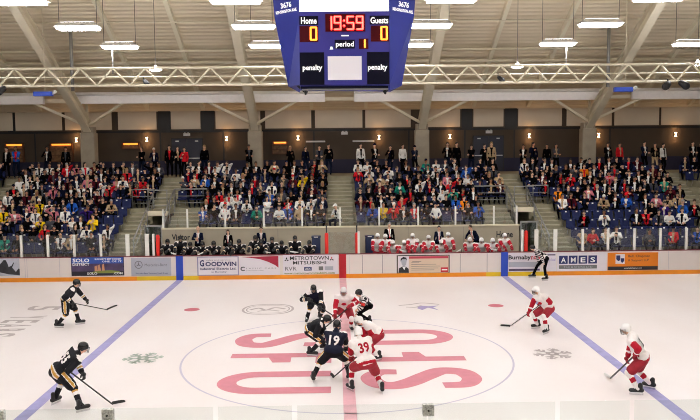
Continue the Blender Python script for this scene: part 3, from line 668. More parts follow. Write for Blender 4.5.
# ------------------------------------------------------------------ ceiling lights
def ceiling_light():
    e = empty('ceiling_light')
    m = MB(); m.add([(-.78, -.3, .001), (.78, -.3, 0), (.78, .3, 0), (-.78, .3, 0), (-.62, -.18, .16), (.62, -.18, .16), (.62, .18, .16), (-.62, .18, .16)], [(0, 4, 5, 1), (1, 5, 6, 2), (2, 6, 7, 3), (3, 7, 4, 0), (4, 7, 6, 5)], M['lampbody']); m.obj('housing', e)
    m = MB(); m.box((-.72, -.26, -.095), (.72, .26, .0), M['lamp'], .03); m.obj('diffuser', e)
    m = MB(); m.box((-.6, -.13, .163), (.6, .13, .17), M['upfill']); m.obj('added_uplight', e)  # glowing strip added on the housing, unseen from below, to brighten the roof
    return e
proto = ceiling_light(); first = True
rows = ['nearest', 'third from the back', 'second from the back', 'back']
K = 0
for xi, x in enumerate((-16, -9.55, -3.2, 3.25, 9.5, 15.6)):
    for k in range(-4, 3):
        y = 1.7+5.25*k; yy = {1: 6.8, 2: 12.2 if abs(x) < 15 else 12.7}.get(k, y)
        if first: o = proto; first = False
        else:
            o = proto.copy(); C.objects.link(o)
            for ch in list(proto.children):
                c = ch.copy(); C.objects.link(c); c.parent = o
                if 'rod' in ch.name: pass
        o.location = (x, yy, 10.4)
        side = ['outer left', 'left', 'inner left', 'inner right', 'right', 'outer right'][xi]
        rowt = {2: 'row nearest the stands', 1: 'second row from the stands', 0: 'third row from the stands', -1: 'fourth row from the stands', -2: 'fifth row from the stands', -3: 'sixth row from the stands', -4: 'seventh row from the stands'}[k]
        tag(o, 'bright suspended fluorescent ceiling light, %s column, %s' % (side, rowt), 'ceiling light', 'fluorescent lights over the ice')
        zz = min(zroof(abs(yy)), zr)
        for s in (-1, 1):
            m = MB(); m.tube([(s*.68, 0, .1), (s*.68, 0, zz-10.4)], .01, M['dark'], 5); m.obj('drop_rod', o)
# smaller lamps by the stands
for x, y, z, t in ((-8.2, 12.9, 9.45, 'left half'), (7.9, 12.9, 9.47, 'right half'), (16.5, 13.9, 9.62, 'far right')):
    e = empty('high_bay_lamp', (x, y, z), label='small glowing round lamp just above the truss, '+t, cat='ceiling light')
    m = MB(); m.ell((0, 0, 0), (.26, .26, .07), M['lamp'], nu=16); m.obj('diffuser', e); m = MB(); m.cap((0, 0, .06), (0, 0, .16), .12, .07, M['lampbody']); m.tube([(0, 0, .1), (0, 0, zroof(y)-z-.05)], .01, M['dark'], 5); m.obj('housing', e)
wd = bpy.data.worlds.new('world'); bpy.context.scene.world = wd; wd.use_nodes = True
wd.node_tree.nodes['Background'].inputs[0].default_value = (.9, .85, .8, 1); wd.node_tree.nodes['Background'].inputs[1].default_value = .06

# ------------------------------------------------------------------ scoreboard
sb = empty('scoreboard', (0, 0, 7.4), label='blue four sided hanging scoreboard showing 19:59 and zero to zero', cat='scoreboard')
def lvl(z, w, f=1.14): return [(-f, -w), (f, -w)]
def octo(w, f, z):
    return [(-f, -1.85), (f, -1.85)], w
body = MB()
def ring8(w, z, yf=0., zb=0.):
    f = 1.14; a, b, c, d = -1.85+yf, -1.14, -.86, -.15-yf
    return [(-f, a, z), (f, a, z), (w, b, z), (w, c, z+zb), (f, d, z+zb), (-f, d, z+zb), (-w, c, z+zb), (-w, b, z)]
levels = [ring8(1.20, 7.46, .03, .1), ring8(1.5, 7.62, 0, .05), ring8(1.83, 9.42), ring8(1.87, 9.95), ring8(1.87, 11.2)]
vs = [(x, y, z-7.4) for L_ in levels for x, y, z in L_]; fs = []
for i in range(4):
    for k in range(8): fs.append((i*8+k, i*8+(k+1) % 8, (i+1)*8+(k+1) % 8, (i+1)*8+k))
fs += [tuple(range(7, -1, -1)), tuple(32+k for k in range(8))]
body.add(vs, fs, M['sbblue']); body.obj('cabinet', sb)
for s in (-1, 1):
    for t in (-1, 1):
        m = MB(); m.tube([(s*1.3, -1+t*.5, 3.8), (s*1.3, -1+t*.5, 9.5)], .03, M['metal']); m.obj('hanging_cable', sb)
def sx(u): return (u-344.3)*.02560
def sz(v): return 9.735-v*.02585-7.4
YF = -1.85
m = MB(); m.box((sx(299), YF-.02, sz(83)), (sx(388.5), YF, sz(12.5)), M['sbface'])
face = m.obj('front_face', sb, label='violet blue front face')
m = MB(); m.box((sx(299.5), YF-.04, sz(11.6)), (sx(388), YF, sz(-38)), M['screen'], .01); m.obj('screen', sb, label='white lit screen')
def sbox(nm, u0, u1, v0, v1, mt, d=.03, par=face, **k):
    m = MB(); m.box((sx(u0), YF-d, sz(v1)), (sx(u1), YF-.01, sz(v0)), M[mt]); return m.obj(nm, par, **k)
sbox('label_plate', 299.5, 318, 16, 24.5, 'sbdark'); sbox('label_plate', 369, 388.3, 16, 24.5, 'sbdark'); sbox('clock_window', 325, 364.5, 14, 31.2, 'sbred', .028)
sbox('digit_window', 299.5, 318, 25.5, 41, 'sbred', .028); sbox('digit_window', 370, 388, 25.5, 41, 'sbred', .028); sbox('label_plate', 334, 354, 39, 47.5, 'sbdark'); sbox('digit_window', 358, 367.5, 38, 48, 'sbred', .028)
pn = [sbox('penalty_panel', 299.3, 323.5, 51, 82.5, 'sbdark'), sbox('penalty_panel', 366, 388.3, 51, 82.5, 'sbdark')]
sbox('blank_panel_frame', 326, 361.5, 54, 79, 'sbblue', .035); sbox('blank_panel', 327, 360.6, 55, 78, 'blank', .045)
def seg(m, ch, u0, u1, v0, v1, w, mt, y):
    D = {'0': 'abcdef', '1': 'bc', '9': 'abcdfg', '5': 'acdfg', '2': 'abdeg'}
    vm = (v0+v1)/2
    S = dict(a=((u0, v0), (u1, v0)), b=((u1, v0), (u1, vm)), c=((u1, vm), (u1, v1)), d=((u0, v1), (u1, v1)), e=((u0, vm), (u0, v1)), f=((u0, v0), (u0, vm)), g=((u0, vm), (u1, vm)))
    for k in D[ch]:
        (a, b), (c, d) = S[k]; du = .35 if a != c else 0; dv = .35 if b != d else 0
        m.cap((sx(a+du), y, sz(b+dv)), (sx(c-du), y, sz(d-dv)), w, w, M[mt], 6)
for mt, w, y in (('ledr', .028, YF-.035), ('ledc', .016, YF-.055)):
    m = MB()
    for ch, u0, u1 in (('1', 327.8, 331), ('9', 334, 340.2), ('5', 346.6, 352.8), ('9', 356, 362)): seg(m, ch, u0, u1, 16.8, 29, w, mt, y)
    for v in (20.5, 25.5): m.cap((sx(343.5), y, sz(v)), (sx(343.5), y, sz(v+.3)), w*1.1, w*1.1, M[mt])
    m.obj('clock_digits', face, label='red digits reading 19:59' if mt == 'ledr' else 'bright cores of the clock digits')
for nm, ch, u0, u1, v0, v1 in (('home_digit', '0', 310.5, 316, 27, 39), ('guest_digit', '0', 380.3, 385.8, 27, 39), ('period_digit', '1', 362, 364, 39.2, 46.6)):
    m = MB(); seg(m, ch, u0, u1, v0, v1, .026, 'leda', YF-.04); m.obj(nm, face, label='amber digit %s' % ch)
for s, u0, u1, v0, v1 in (('Home', 301, 316.5, 17.3, 23.6), ('Guests', 369.6, 387.3, 17.3, 23.6), ('period', 335.2, 353, 40.6, 47.2), ('penalty', 302, 321.5, 63, 70), ('penalty', 366.8, 386.3, 63, 70)):
    m = MB(); text_at(m, s, sx(u0), sx(u1), sz(v1), sz(v0), YF-.034, M['txtwl'], .025); m.obj('lettering', face)
m = MB(); m.box((sx(340.5), YF-.03, sz(35.6)), (sx(348), YF-.01, sz(34.4)), M['txtwl']); m.poly([(sx(329), sz(48.3)), (sx(332.6), sz(48.3)), (sx(331.6), sz(45.5)), (sx(330), sz(45.5))], YF-.03, YF-.01, M['txtwl']); m.obj('lit_mark', face)
m = MB(); m.box((sx(300), YF-.03, sz(86.3)), (sx(387), YF, sz(84)), M['sbdark']); m.box((sx(301), YF-.05, sz(88)), (sx(387), YF, sz(86.5)), M['adgrey']); m.obj('bottom_slot', sb)
for s in (-1, 1):
    m = MB(); a = 1.14; m.bar((s*1.0, YF+.1, .02), (s*1.2, YF+.25, .2), .1, .06, M['black']); m.cap((s*1.02, YF+.05, -.02), (s*1.02, YF+.05, .1), .03, .03, M['black']); m.obj('bottom_bracket', sb)
# address on the slanted wings
for s in (-1, 1):
    m = MB()
    def wing(px, pz, s=s):
        # px 0..1 across from front corner outwards, pz height; plane of the chamfer above 9.42
        w = 1.83+(pz-(9.42-7.4))/(9.95-9.42)*.09 if pz < 2.55 else 1.92
        ax, ay = s*1.14, -1.85; bx_, by_ = s*w, -1.14
        t = px if s > 0 else 1-px
        d = V((by_-ay, -(bx_-ax))).normalized()*.012
        x = ax+(bx_-ax)*t; y = ay+(by_-ay)*t
        return (x+s*.012, y-.012, pz)
    text_at(m, '3676', .32, .72, 2.19, 2.33, 0, M['txtwl'], .03, fn=wing); text_at(m, 'KENSINGTON AVE.', .1, .92, 2.07, 2.15, 0, M['txtwl'], .03, fn=wing)
    m.obj('address_lettering', sb)

# ------------------------------------------------------------------ people
def v3(*a): return np.array(a, float)
def nrm(a): return a/np.linalg.norm(a)
class Fig:
    """closed shapes merged into ONE continuous skin, faces painted by the nearest shape"""
    def __init__(s): s.mb = MB(); s.P = []; s.fx = MB()
    def cap(s, a, b, ra, rb, key):
        s.mb.cap(a, b, ra, rb, M['black'], 12); s.P.append((0, np.array(a, float), np.array(b, float), ra, rb, None, key))
    def ell(s, c, r, R, key):
        RM = Matrix([list(x) for x in R]) if R is not None else None
        s.mb.ell(c, r, M['black'], RM, 14, 10); s.P.append((1, np.array(c, float), np.array(r, float), 0, 0, np.array(R) if R is not None else np.eye(3), key))
    def build(s, name, voxel, paint, smooth=2, post=None):
        me = s.mb.mesh('tmp'); o = bpy.data.objects.new('tmp', me); C.objects.link(o)
        md = o.modifiers.new('r', 'REMESH'); md.mode = 'VOXEL'; md.voxel_size = voxel; md.use_smooth_shade = True
        if smooth: sm = o.modifiers.new('s', 'SMOOTH'); sm.iterations = smooth; sm.factor = .5
        bpy.context.view_layer.update()
        out = bpy.data.meshes.new_from_object(o.evaluated_get(bpy.context.evaluated_depsgraph_get()))
        bpy.data.objects.remove(o); bpy.data.meshes.remove(me)
        out.name = name; out.materials.clear()
        n = len(out.polygons); ctr = np.empty(n*3); out.polygons.foreach_get('center', ctr); ctr = ctr.reshape(-1, 3)
        best = np.full(n, 1e9); idx = np.zeros(n, int); tt = np.zeros(n)
        for k, (ty, a, b, ra, rb, R, key) in enumerate(s.P):
            if ty == 0:
                d = b-a; L2 = max((d@d), 1e-9); t = np.clip(((ctr-a)@d)/L2, 0, 1); q = ctr-(a+t[:, None]*d)
                dist = np.linalg.norm(q, axis=1)-(ra+(rb-ra)*t)
            else:
                q = (ctr-a)@R; e = np.linalg.norm(q/b, axis=1); dist = (e-1)*b.min(); t = np.clip((q[:, 2]/b[2]+1)/2, 0, 1)
            w = dist < best; best[w] = dist[w]; idx[w] = k; tt[w] = t[w]
        mats = []; mi = np.zeros(n, int)
        def gi(m):
            if m not in mats: mats.append(m)
            return mats.index(m)
        for i in range(n): mi[i] = gi(paint(s.P[idx[i]][6], tt[i], ctr[i]))
        if s.fx.v:
            bm = bmesh.new(); bm.from_mesh(out)
            bm.faces.ensure_lookup_table()
            vsn = [bm.verts.new(v) for v in s.fx.v]; extra = []
            for f, mm in zip(s.fx.f, s.fx.m):
                try: bm.faces.new([vsn[k] for k in f]); extra.append(gi(s.fx.mats[mm]))
                except ValueError: pass
            bm.to_mesh(out); bm.free(); mi = np.concatenate([mi, np.array(extra, int)])
        for m_ in mats: out.materials.append(m_)
        out.polygons.foreach_set('material_index', mi.astype(np.int32)); out.polygons.foreach_set('use_smooth', [True]*len(out.polygons)); out.update()
        return out
def ik(a, c, l1, l2, pole):
    d = c-a; L = np.linalg.norm(d); u = d/L
    if L > (l1+l2)*.995: c = a+u*(l1+l2)*.995; L = (l1+l2)*.995
    x = (l1*l1-l2*l2+L*L)/(2*L); h = math.sqrt(max(l1*l1-x*x, 0))
    p = pole-u*(pole@u); p = nrm(p) if np.linalg.norm(p) > 1e-6 else v3(0, 0, 1)
    return a+u*x+p*h, c
def finger_hand(mb, wrist, d, n, size, m, thick=.011, curl=.8):
    """palm, four unequal bent fingers and a thumb from the side of the palm; d = forearm dir, n = palm facing"""
    d = nrm(d); n = nrm(n-d*(n@d)); s = np.cross(d, n)
    pc = wrist+d*.05*size; R = Matrix((s, d, n)).transposed()
    mb.ell(pc, (.042*size, .052*size, .02*size), m, R, 8, 6)
    for i, L in enumerate((.9, 1.0, .94, .74)):
        b = wrist+d*.085*size+s*(i-1.5)*.021*size
        k1 = b+(d*math.cos(curl*.5)+n*math.sin(curl*.5))*.036*L*size; k2 = k1+(d*math.cos(curl*1.6)+n*math.sin(curl*1.6))*.034*L*size
        mb.cap(b, k1, thick*size, thick*.95*size, m, 5); mb.cap(k1, k2, thick*.95*size, thick*.8*size, m, 5)
    t0 = wrist+d*.03*size-s*.034*size; t1 = t0+(d*.5-s*.6+n*.35)*.036*size/.85; t2 = t1+(d*.7+n*.5)*.03*size
    mb.cap(t0, t1, thick*1.15*size, thick*size, m, 5); mb.cap(t1, t2, thick*size, thick*.85*size, m, 5)
def frame(h, up):
    up = nrm(up); r = np.cross(h, v3(0, 0, 1)); r = nrm(r-up*(r@up)); f = np.cross(up, r); return r, f, up
def headshape(F, c, r, f, u, sk, scale=1.):
    R = np.array([r, f, u]).T
    F.ell(c, (.076*scale, .094*scale, .115*scale), R, 'skin'); F.ell(c+f*.022-u*.062, (.052*scale, .058*scale, .055*scale), R, 'skin')
    F.cap(c+f*.085+u*.012, c+f*.104-u*.022, .010, .015, 'skin')
    for s in (-1, 1):
        F.ell(c+r*s*.078-f*.004-u*.01, (.013, .022, .032), R, 'skin')
        F.fx.ell(c+r*s*.031+f*.086+u*.016, (.015, .009, .009), M['eye'], Matrix([list(x) for x in R]), 6, 4)
        F.fx.cap(c+r*s*.018+f*.092+u*.034, c+r*s*.046+f*.082+u*.036, .005, .004, M['hairk'], 4)
    F.fx.cap(c-r*.02+f*.083-u*.055, c+r*.02+f*.083-u*.055, .007, .007, M['lip'], 4)
def hairmesh(c, r, f, u, kind, m):
    F = Fig(); R = np.array([r, f, u]).T
    F.ell(c-f*.018+u*.028, (.086, .098, .104), R, 'h')
    if kind == 'long':
        F.cap(c-f*.06, c-f*.07-u*.2, .07, .055, 'h')
        for s in (-1, 1): F.cap(c+r*s*.065-f*.01+u*.02, c+r*s*.075-f*.02-u*.17, .028, .024, 'h')
    elif kind == 'bun': F.ell(c-f*.11+u*.07, (.045,)*3, R, 'h')
    elif kind == 'cap':
        F.cap(c+f*.06+u*.055, c+f*.145+u*.045, .05, .03, 'h')
    return F.build('hair', .016, lambda k, t, p: m, 1)

def skel(pel, neck, head, h, feet, hands, hipw=.1, shw=.19, ll=(.44, .44), al=(.30, .27), ank=.1, kpole=None, epole=None):
    r, f, u = frame(h, neck-pel)
    J = dict(pel=pel, neck=neck, head=head, r=r, f=f, u=u, h=h)
    hr, hf, hu = frame(h, v3(0, 0, 1)); J['hd'] = (hr, hf, hu)
    for k, s in (('L', -1), ('R', 1)):
        hip = pel+hr*s*hipw-v3(0, 0, .04); an = feet[k]+v3(0, 0, ank); J['hip'+k] = hip
        L = np.linalg.norm(an-hip); sc = max(1, L/(sum(ll)*.985)); 
        kn, _ = ik(hip, an, ll[0]*sc, ll[1]*sc, (kpole if kpole is not None else h*1.+hr*s*.25)); J['kn'+k] = kn; J['an'+k] = an
        sh = neck+r*s*shw-u*.055; J['sh'+k] = sh
        el, wr = ik(sh, hands[k], al[0], al[1], (epole[k] if epole is not None else r*s*.8-f*.5-u*.4)); J['el'+k] = el; J['wr'+k] = wr
    return J

TEAM = {
 'dark': dict(j='jk', helmet='helk', pants='jk', glove='black'),
 'white': dict(j='jw', helmet='helw', pants='prd', glove='prd'),
}
def skater(spec):
    """one skater: body, jersey, pants, socks, skates, gloves, helmet, all children of one empty"""
    T = TEAM[spec['team']] if spec['team'] != 'ref' else None
    ref = spec['team'] == 'ref'; dark = spec['team'] == 'dark'
    A = {k: np.array(spec[k], float) for k in ('pel', 'neck', 'head')}
    ft = {'L': v3(*spec['fL'], 0), 'R': v3(*spec['fR'], 0)}
    base = (ft['L']+ft['R'])/2; base[2] = 0
    if spec.get('bench'): base = v3(0, 0, 0)
    a = math.radians(spec['head_dir']); h = v3(math.cos(a), math.sin(a), 0)
    if spec.get('stick'):
        s = spec['stick']; heel, tip, butt = [np.array(q, float) for q in s[:3]]
        lo = heel+(butt-heel)*s[3]; hi = heel+(butt-heel)*s[4]
        hands = {'L': lo, 'R': hi} if s[5] == 'L' else {'L': hi, 'R': lo}
    else: hands = {'L': v3(*spec['hL']), 'R': v3(*spec['hR'])}
    for k in hands: hands[k] = hands[k]
    nv = A['head']-A['neck']; nl = np.linalg.norm(nv)
    if nl > .19: A['neck'] = A['head']-nv/nl*.19
    J = skel(A['pel'], A['neck'], A['head'], h, ft, hands, .115, .215, ank=.13)
    for k in list(J):
        if k[:2] in ('hi', 'kn', 'an', 'sh', 'el', 'wr') or k in ('pel', 'neck', 'head'): J[k] = J[k]-base
    r, f, u = J['r'], J['f'], J['u']; low = spec.get('low'); vx = .03 if low else .02
    ld = math.radians(spec.get('look', spec['head_dir'])); lh = v3(math.cos(ld), math.sin(ld), 0)
    hr = nrm(np.cross(lh, v3(0, 0, 1))); tilt = spec.get('tilt', .25); hf = nrm(lh*math.cos(tilt)-v3(0, 0, 1)*math.sin(tilt)); hu = np.cross(hr, hf)
    root = empty('person', tuple(base) if not low else (0, 0, 0), label=spec.get('label'), cat='person', group=spec.get('group'))
    sk = M[spec.get('skin', 'skin2')]
    # body
    F = Fig(); headshape(F, J['head'], hr, hf, hu, sk)
    F.cap(J['neck']-u*.03, J['head']-hu*.06, .06, .055, 'skin')
    F.cap(J['shL'], J['shR'], .07, .07, 'b'); F.cap(J['neck']-u*.12, J['pel'], .13, .13, 'b')
    for k in 'LR':
        F.cap(J['sh'+k], J['el'+k], .055, .045, 'b'); F.cap(J['el'+k], J['wr'+k], .045, .032, 'b')
        F.cap(J['hip'+k], J['kn'+k], .085, .06, 'b'); F.cap(J['kn'+k], J['an'+k], .058, .04, 'b')
    me = F.build('body', vx, lambda k, t, p: sk if k == 'skin' else M['black'], 1)
    link('body', me, root)
    # jersey
    F = Fig(); ch = J['neck']-u*.14
    gb = 0 if ref else .022
    F.cap(J['neck']-u*.03, J['neck']+(J['head']-J['neck'])*.28, .085, .07, 'torso')
    F.cap(ch-r*.12, ch+r*.12, .125+gb, .125+gb, 'torso'); mid = (J['neck']+J['pel'])/2
    F.cap(mid-r*.08, mid+r*.08, .135+gb, .14+gb, 'torso'); F.cap(J['pel']-r*.09+u*.02, J['pel']+r*.09+u*.02, .165 if not ref else .12, .165 if not ref else .12, 'torso')
    F.cap(ch, J['pel']+u*.02, .13, .15, 'torso'); F.cap(J['shL'], J['shR'], .085, .085, 'torso')
    pad = 0 if ref else .018
    for k in 'LR':
        F.ell(J['sh'+k], (.085+pad, .085+pad, .08+pad), None, 'torso')
        F.cap(J['sh'+k], J['el'+k], .075+pad, .065+pad, 'ua'); F.cap(J['el'+k], J['wr'+k]+(J['el'+k]-J['wr'+k])*.12, .065+pad, .05+pad, 'fa')
    npel, nneck = J['pel'], J['neck']; Lt = np.linalg.norm(nneck-npel)
    def paint(k, t, p):
        hgt = ((p-npel)@u)/Lt; side = (p-npel)@r
        if ref:
            if k == 'fa': return M['jk'] if int(t*6) % 2 else M['jw']
            if k == 'ua': return M['padred'] if .55 < t < .85 and spec.get('band') else (M['jk'] if int(t*6) % 2 else M['jw'])
            return M['jk'] if int(math.floor(side/.045)) % 2 else M['jw']
        if dark:
            if k == 'torso' and hgt < .05 and spec.get('jm') == 'jn': return M['jn']
            if k == 'torso': return M['jw'] if hgt < -.12 else M['jg'] if hgt < 0.0 else M['jw'] if hgt < .05 else (M['jw'] if hgt > .98 and abs(side) > .09 else M[spec.get('jm', 'jk')])
            if k == 'fa': return M['jw'] if .35 < t < .5 else M['jg'] if .5 <= t < .66 else M['jw'] if .66 <= t < .75 else M['jk']
            return M['jk']
        front = (p-npel)@f
        if k == 'torso': return M['jw'] if hgt < -.12 else M['jr'] if hgt < .0 else M['jw'] if hgt < .9 or front < .02 or abs(side) > .1 else M['jw']
        if k == 'ua': return M['jw'] if t < .35 else M['jr']
        return M['jw'] if .55 < t < .75 else M['jr']
    me = F.build('jersey', vx, paint, 2); jo = link('jersey', me, root)
    if not dark and not ref and not low:   # chest crest
        mm = MB(); c = J['neck']-u*.24+f*.16
        mm.ell(c, (.085, .03, .05), M['jr'], Matrix([list(x) for x in np.array([r, f, u]).T]), 10, 6); mm.obj('crest', jo)
    num = spec.get('num')
    if num:
        v, fcs = text_mesh(num, .03); xs = [q[0] for q in v]; ys = [q[1] for q in v]
        w, hh = (.27 if len(num) > 1 else .14), .26
        bm = bmesh.new(); vv = [bm.verts.new(((q[0]-min(xs))/(max(xs)-min(xs))-.5, (q[1]-min(ys))/(max(ys)-min(ys))-.5, 0)) for q in v]
        for q in fcs:
            try: bm.faces.new([vv[i] for i in q])
            except ValueError: pass
        bmesh.ops.triangulate(bm, faces=bm.faces)
        for _ in range(3): bmesh.ops.subdivide_edges(bm, edges=[e for e in bm.edges if e.calc_length() > .12], cuts=1); bmesh.ops.triangulate(bm, faces=bm.faces)
        cc = J['neck']-u*.25
        from mathutils.bvhtree import BVHTree
        tree = BVHTree.FromPolygons([tuple(q.co) for q in me.vertices], [tuple(q.vertices) for q in me.polygons])
        for q in bm.verts:
            p0 = cc+r*q.co.x*w*1+u*q.co.y*hh-f*.5
            hit = tree.ray_cast(V(p0), V(f), 1.0)
            q.co = (hit[0]-V(f)*.012) if hit[0] is not None else V(cc+r*q.co.x*w+u*q.co.y*hh-f*.14)
        nm = bpy.data.meshes.new('number'); bm.to_mesh(nm); bm.free()
        nm.materials.append(M['jw'] if dark else M['jr'] if num != '2' else M['txtk']); no = link('number', nm, jo); no['label'] = 'back number '+num
    # pants
    F = Fig(); F.cap(J['hipL'], J['hipR'], .15 if not ref else .12, .15 if not ref else .12, 'p'); F.cap(J['pel'], J['pel']-v3(0, 0, .03), .12, .12, 'p')
    pr_ = (.148, .128) if not ref else (.1, .07)
    for k, s in (('L', -1), ('R', 1)):
        e = J['hip'+k]+(J['kn'+k]-J['hip'+k])*(.8 if not ref else 1); F.cap(J['hip'+k], e, pr_[0], pr_[1], 'p'+k)
        if ref: F.cap(J['kn'+k], J['an'+k]+v3(0, 0, .02), .072, .06, 'q')
    def ppaint(k, t, p):
        if ref: return M['pants']
        if k in ('pL', 'pR'):
            s = -1 if k == 'pL' else 1; q = p-J['hip'+k[1]]
            ax = nrm(J['kn'+k[1]]-J['hip'+k[1]]); out = nrm(J['hd'][0]*s-ax*((J['hd'][0]*s)@ax)); q = q-ax*(q@ax); c = (q@out)/(np.linalg.norm(q)+1e-6)
            if dark and c > .93: return M['jg'] if c > .97 else M['jw']
        return M[T['pants']]
    if not low or spec.get('stand'): link('hockey_pants' if not ref else 'trousers', F.build('pants', vx, ppaint, 2), root)
    if not low:
        for k in 'LR':
            kn, an = J['kn'+k], J['an'+k]
            if not ref:
                F = Fig(); ax = nrm(an-kn); F.cap(kn+ax*0-v3(0, 0, 0), kn+(an-kn)*.95, .08, .062, 's'); F.ell(kn+J['h']*.02, (.085, .085, .09), None, 's')
                def sp(kk, t, p):
                    t = ((p-kn)@ax)/np.linalg.norm(an-kn)
                    if dark: return M['jk'] if t < .12 else M['jg'] if t < .2 else M['jw'] if t < .38 else M['jk'] if t < .8 else M['jk']
                    return M['jw'] if t < .28 else M['jr'] if t < .55 else M['jw']
                link('sock', F.build('sock', vx, sp, 1), root)
            fd = J['h']*.9+J['hd'][0]*(.25 if k == 'R' else -.25)
            fd = nrm(fd); fo = v3(an[0], an[1], 0)
            B = MB(); b = fo+v3(0, 0, .13)
            B.cap(b-fd*.08+v3(0, 0, -.01), b+fd*.17-v3(0, 0, .02), .056, .048, M['black'], 10); B.cap(b-fd*.05+v3(0, 0, .12), b-fd*.055, .055, .05, M['black'], 10); B.cap(b-fd*.02+v3(0, 0, .1), b+fd*.06, .045, .045, M['black'], 8)
            B.cap(b+fd*.03+v3(0, 0, .07), b+fd*.07+v3(0, 0, .03), .035, .03, M['txtw'], 6)
            so = B.obj('skate', root)
            B = MB(); B.bar(b-fd*.1-v3(0, 0, .065), b+fd*.17-v3(0, 0, .065), .022, .035, M['txtw']); B.bar(b-fd*.12-v3(0, 0, .105), b+fd*.2-v3(0, 0, .105), .006, .05, M['blade']); B.obj('blade', so)
    # gloves
    for k in 'LR':
        fd = nrm(J['wr'+k]-J['el'+k]); B = MB(); w = J['wr'+k]
        if ref:
            nn = v3(0, 0, -1) if abs(fd[2]) < .9 else J['h']; finger_hand(B, w, fd, nn, 1., sk); B.obj('hand', root); continue
        g = M[T['glove']]
        nn = J['f']*-.4-v3(0, 0, 1); nn = nrm(nn-fd*(nn@fd))
        if spec.get('stick'): nn = v3(0, 0, -1)-J['h']*.3; nn = nrm(nn-fd*(nn@fd))
        B.cap(w-fd*.1, w+fd*.0, .066, .056, g, 10)
        finger_hand(B, w, fd, nn, 1.35, g, .0155, 1.0); B.ell(w+fd*.06-nn*.02, (.055, .055, .05), g)
        B.cap(w-fd*.1, w-fd*.085, .068, .068, M['jw'] if not dark else M['jk'], 10)
        B.obj('glove', root)
    # helmet
    B = Fig(); R = np.array([hr, hf, hu]).T; hc = J['head']+hu*.035-hf*.012
    B.ell(hc, (.105, .125, .105), R, 'h'); B.ell(hc-hf*.05-hu*.045, (.092, .075, .07), R, 'h')
    for s in (-1, 1): B.ell(hc+hr*s*.085-hf*.01-hu*.06, (.022, .045, .05), R, 'h')
    B.cap(hc+hf*.1-hu*.01-hr*.04, hc+hf*.1-hu*.01+hr*.04, .03, .03, 'h')
    ho = link('helmet', B.build('helmet', .018, lambda k, t, p: M[T['helmet']] if T else M['helk'], 1), root)
    if ref:
        pass
    elif spec.get('cage', True):
        B = MB(); wm = M['black']
        for dz in (-.095, -.072, -.049, -.026, -.003, .02):
            B.tube([J['head']+hr*.1*math.sin(t)+hf*(.02+.115*math.cos(t))+hu*dz for t in np.linspace(-1.35, 1.35, 7)], .004, wm, 4)
        for t in (-.7, -.35, 0, .35, .7): B.tube([J['head']+hr*.1*math.sin(t)+hf*(.02+.115*math.cos(t))+hu*dz for dz in (.03, -.03, -.1)], .004, wm, 4)
        B.obj('face_cage', ho)
    if spec.get('stick'): make_stick(heel, tip, butt, spec['stick'][6], len(spec['stick']) > 7)
    return root
def make_stick(heel, tip, butt, label, white=False):
    e = empty('hockey_stick', tuple(heel), label=label, cat='hockey stick')
    d = nrm(butt-heel); B = MB(); B.bar((0, 0, 0), tuple(butt-heel), .032, .026, M['shaft']); B.obj('shaft', e)
    B = MB(); bl = nrm(tip-heel); L = max(np.linalg.norm(tip-heel), .26); q = bl*L
    upv = nrm(d-bl*(d@bl)); side = np.cross(bl, upv); pts = []
    for k, (t, hh) in enumerate(((-.06, .05), (.0, .07), (.35, .072), (.7, .068), (.93, .055), (1.0, .03))):
        c = q*t+side*(.03*t*t); 
        for s1 in (-.008, .008):
            pts += [c+side*s1, c+side*s1+upv*hh]
    fs = []
    for k in range(5):
        a = k*4; b = a+4
        fs += [(a, a+1, b+1, b), (a+2, b+2, b+3, a+3), (a+1, a+3, b+3, b+1), (a, b, b+2, a+2)]
    fs += [(0, 2, 3, 1), (20, 21, 23, 22)]
    B.add(pts, fs, M['tapew'] if white else M['tape']); B.obj('blade', e)
    B = MB(); B.cap(tuple((butt-heel)*.93), tuple(butt-heel), .021, .024, M['tapew'], 6); B.obj('grip_tape', e)

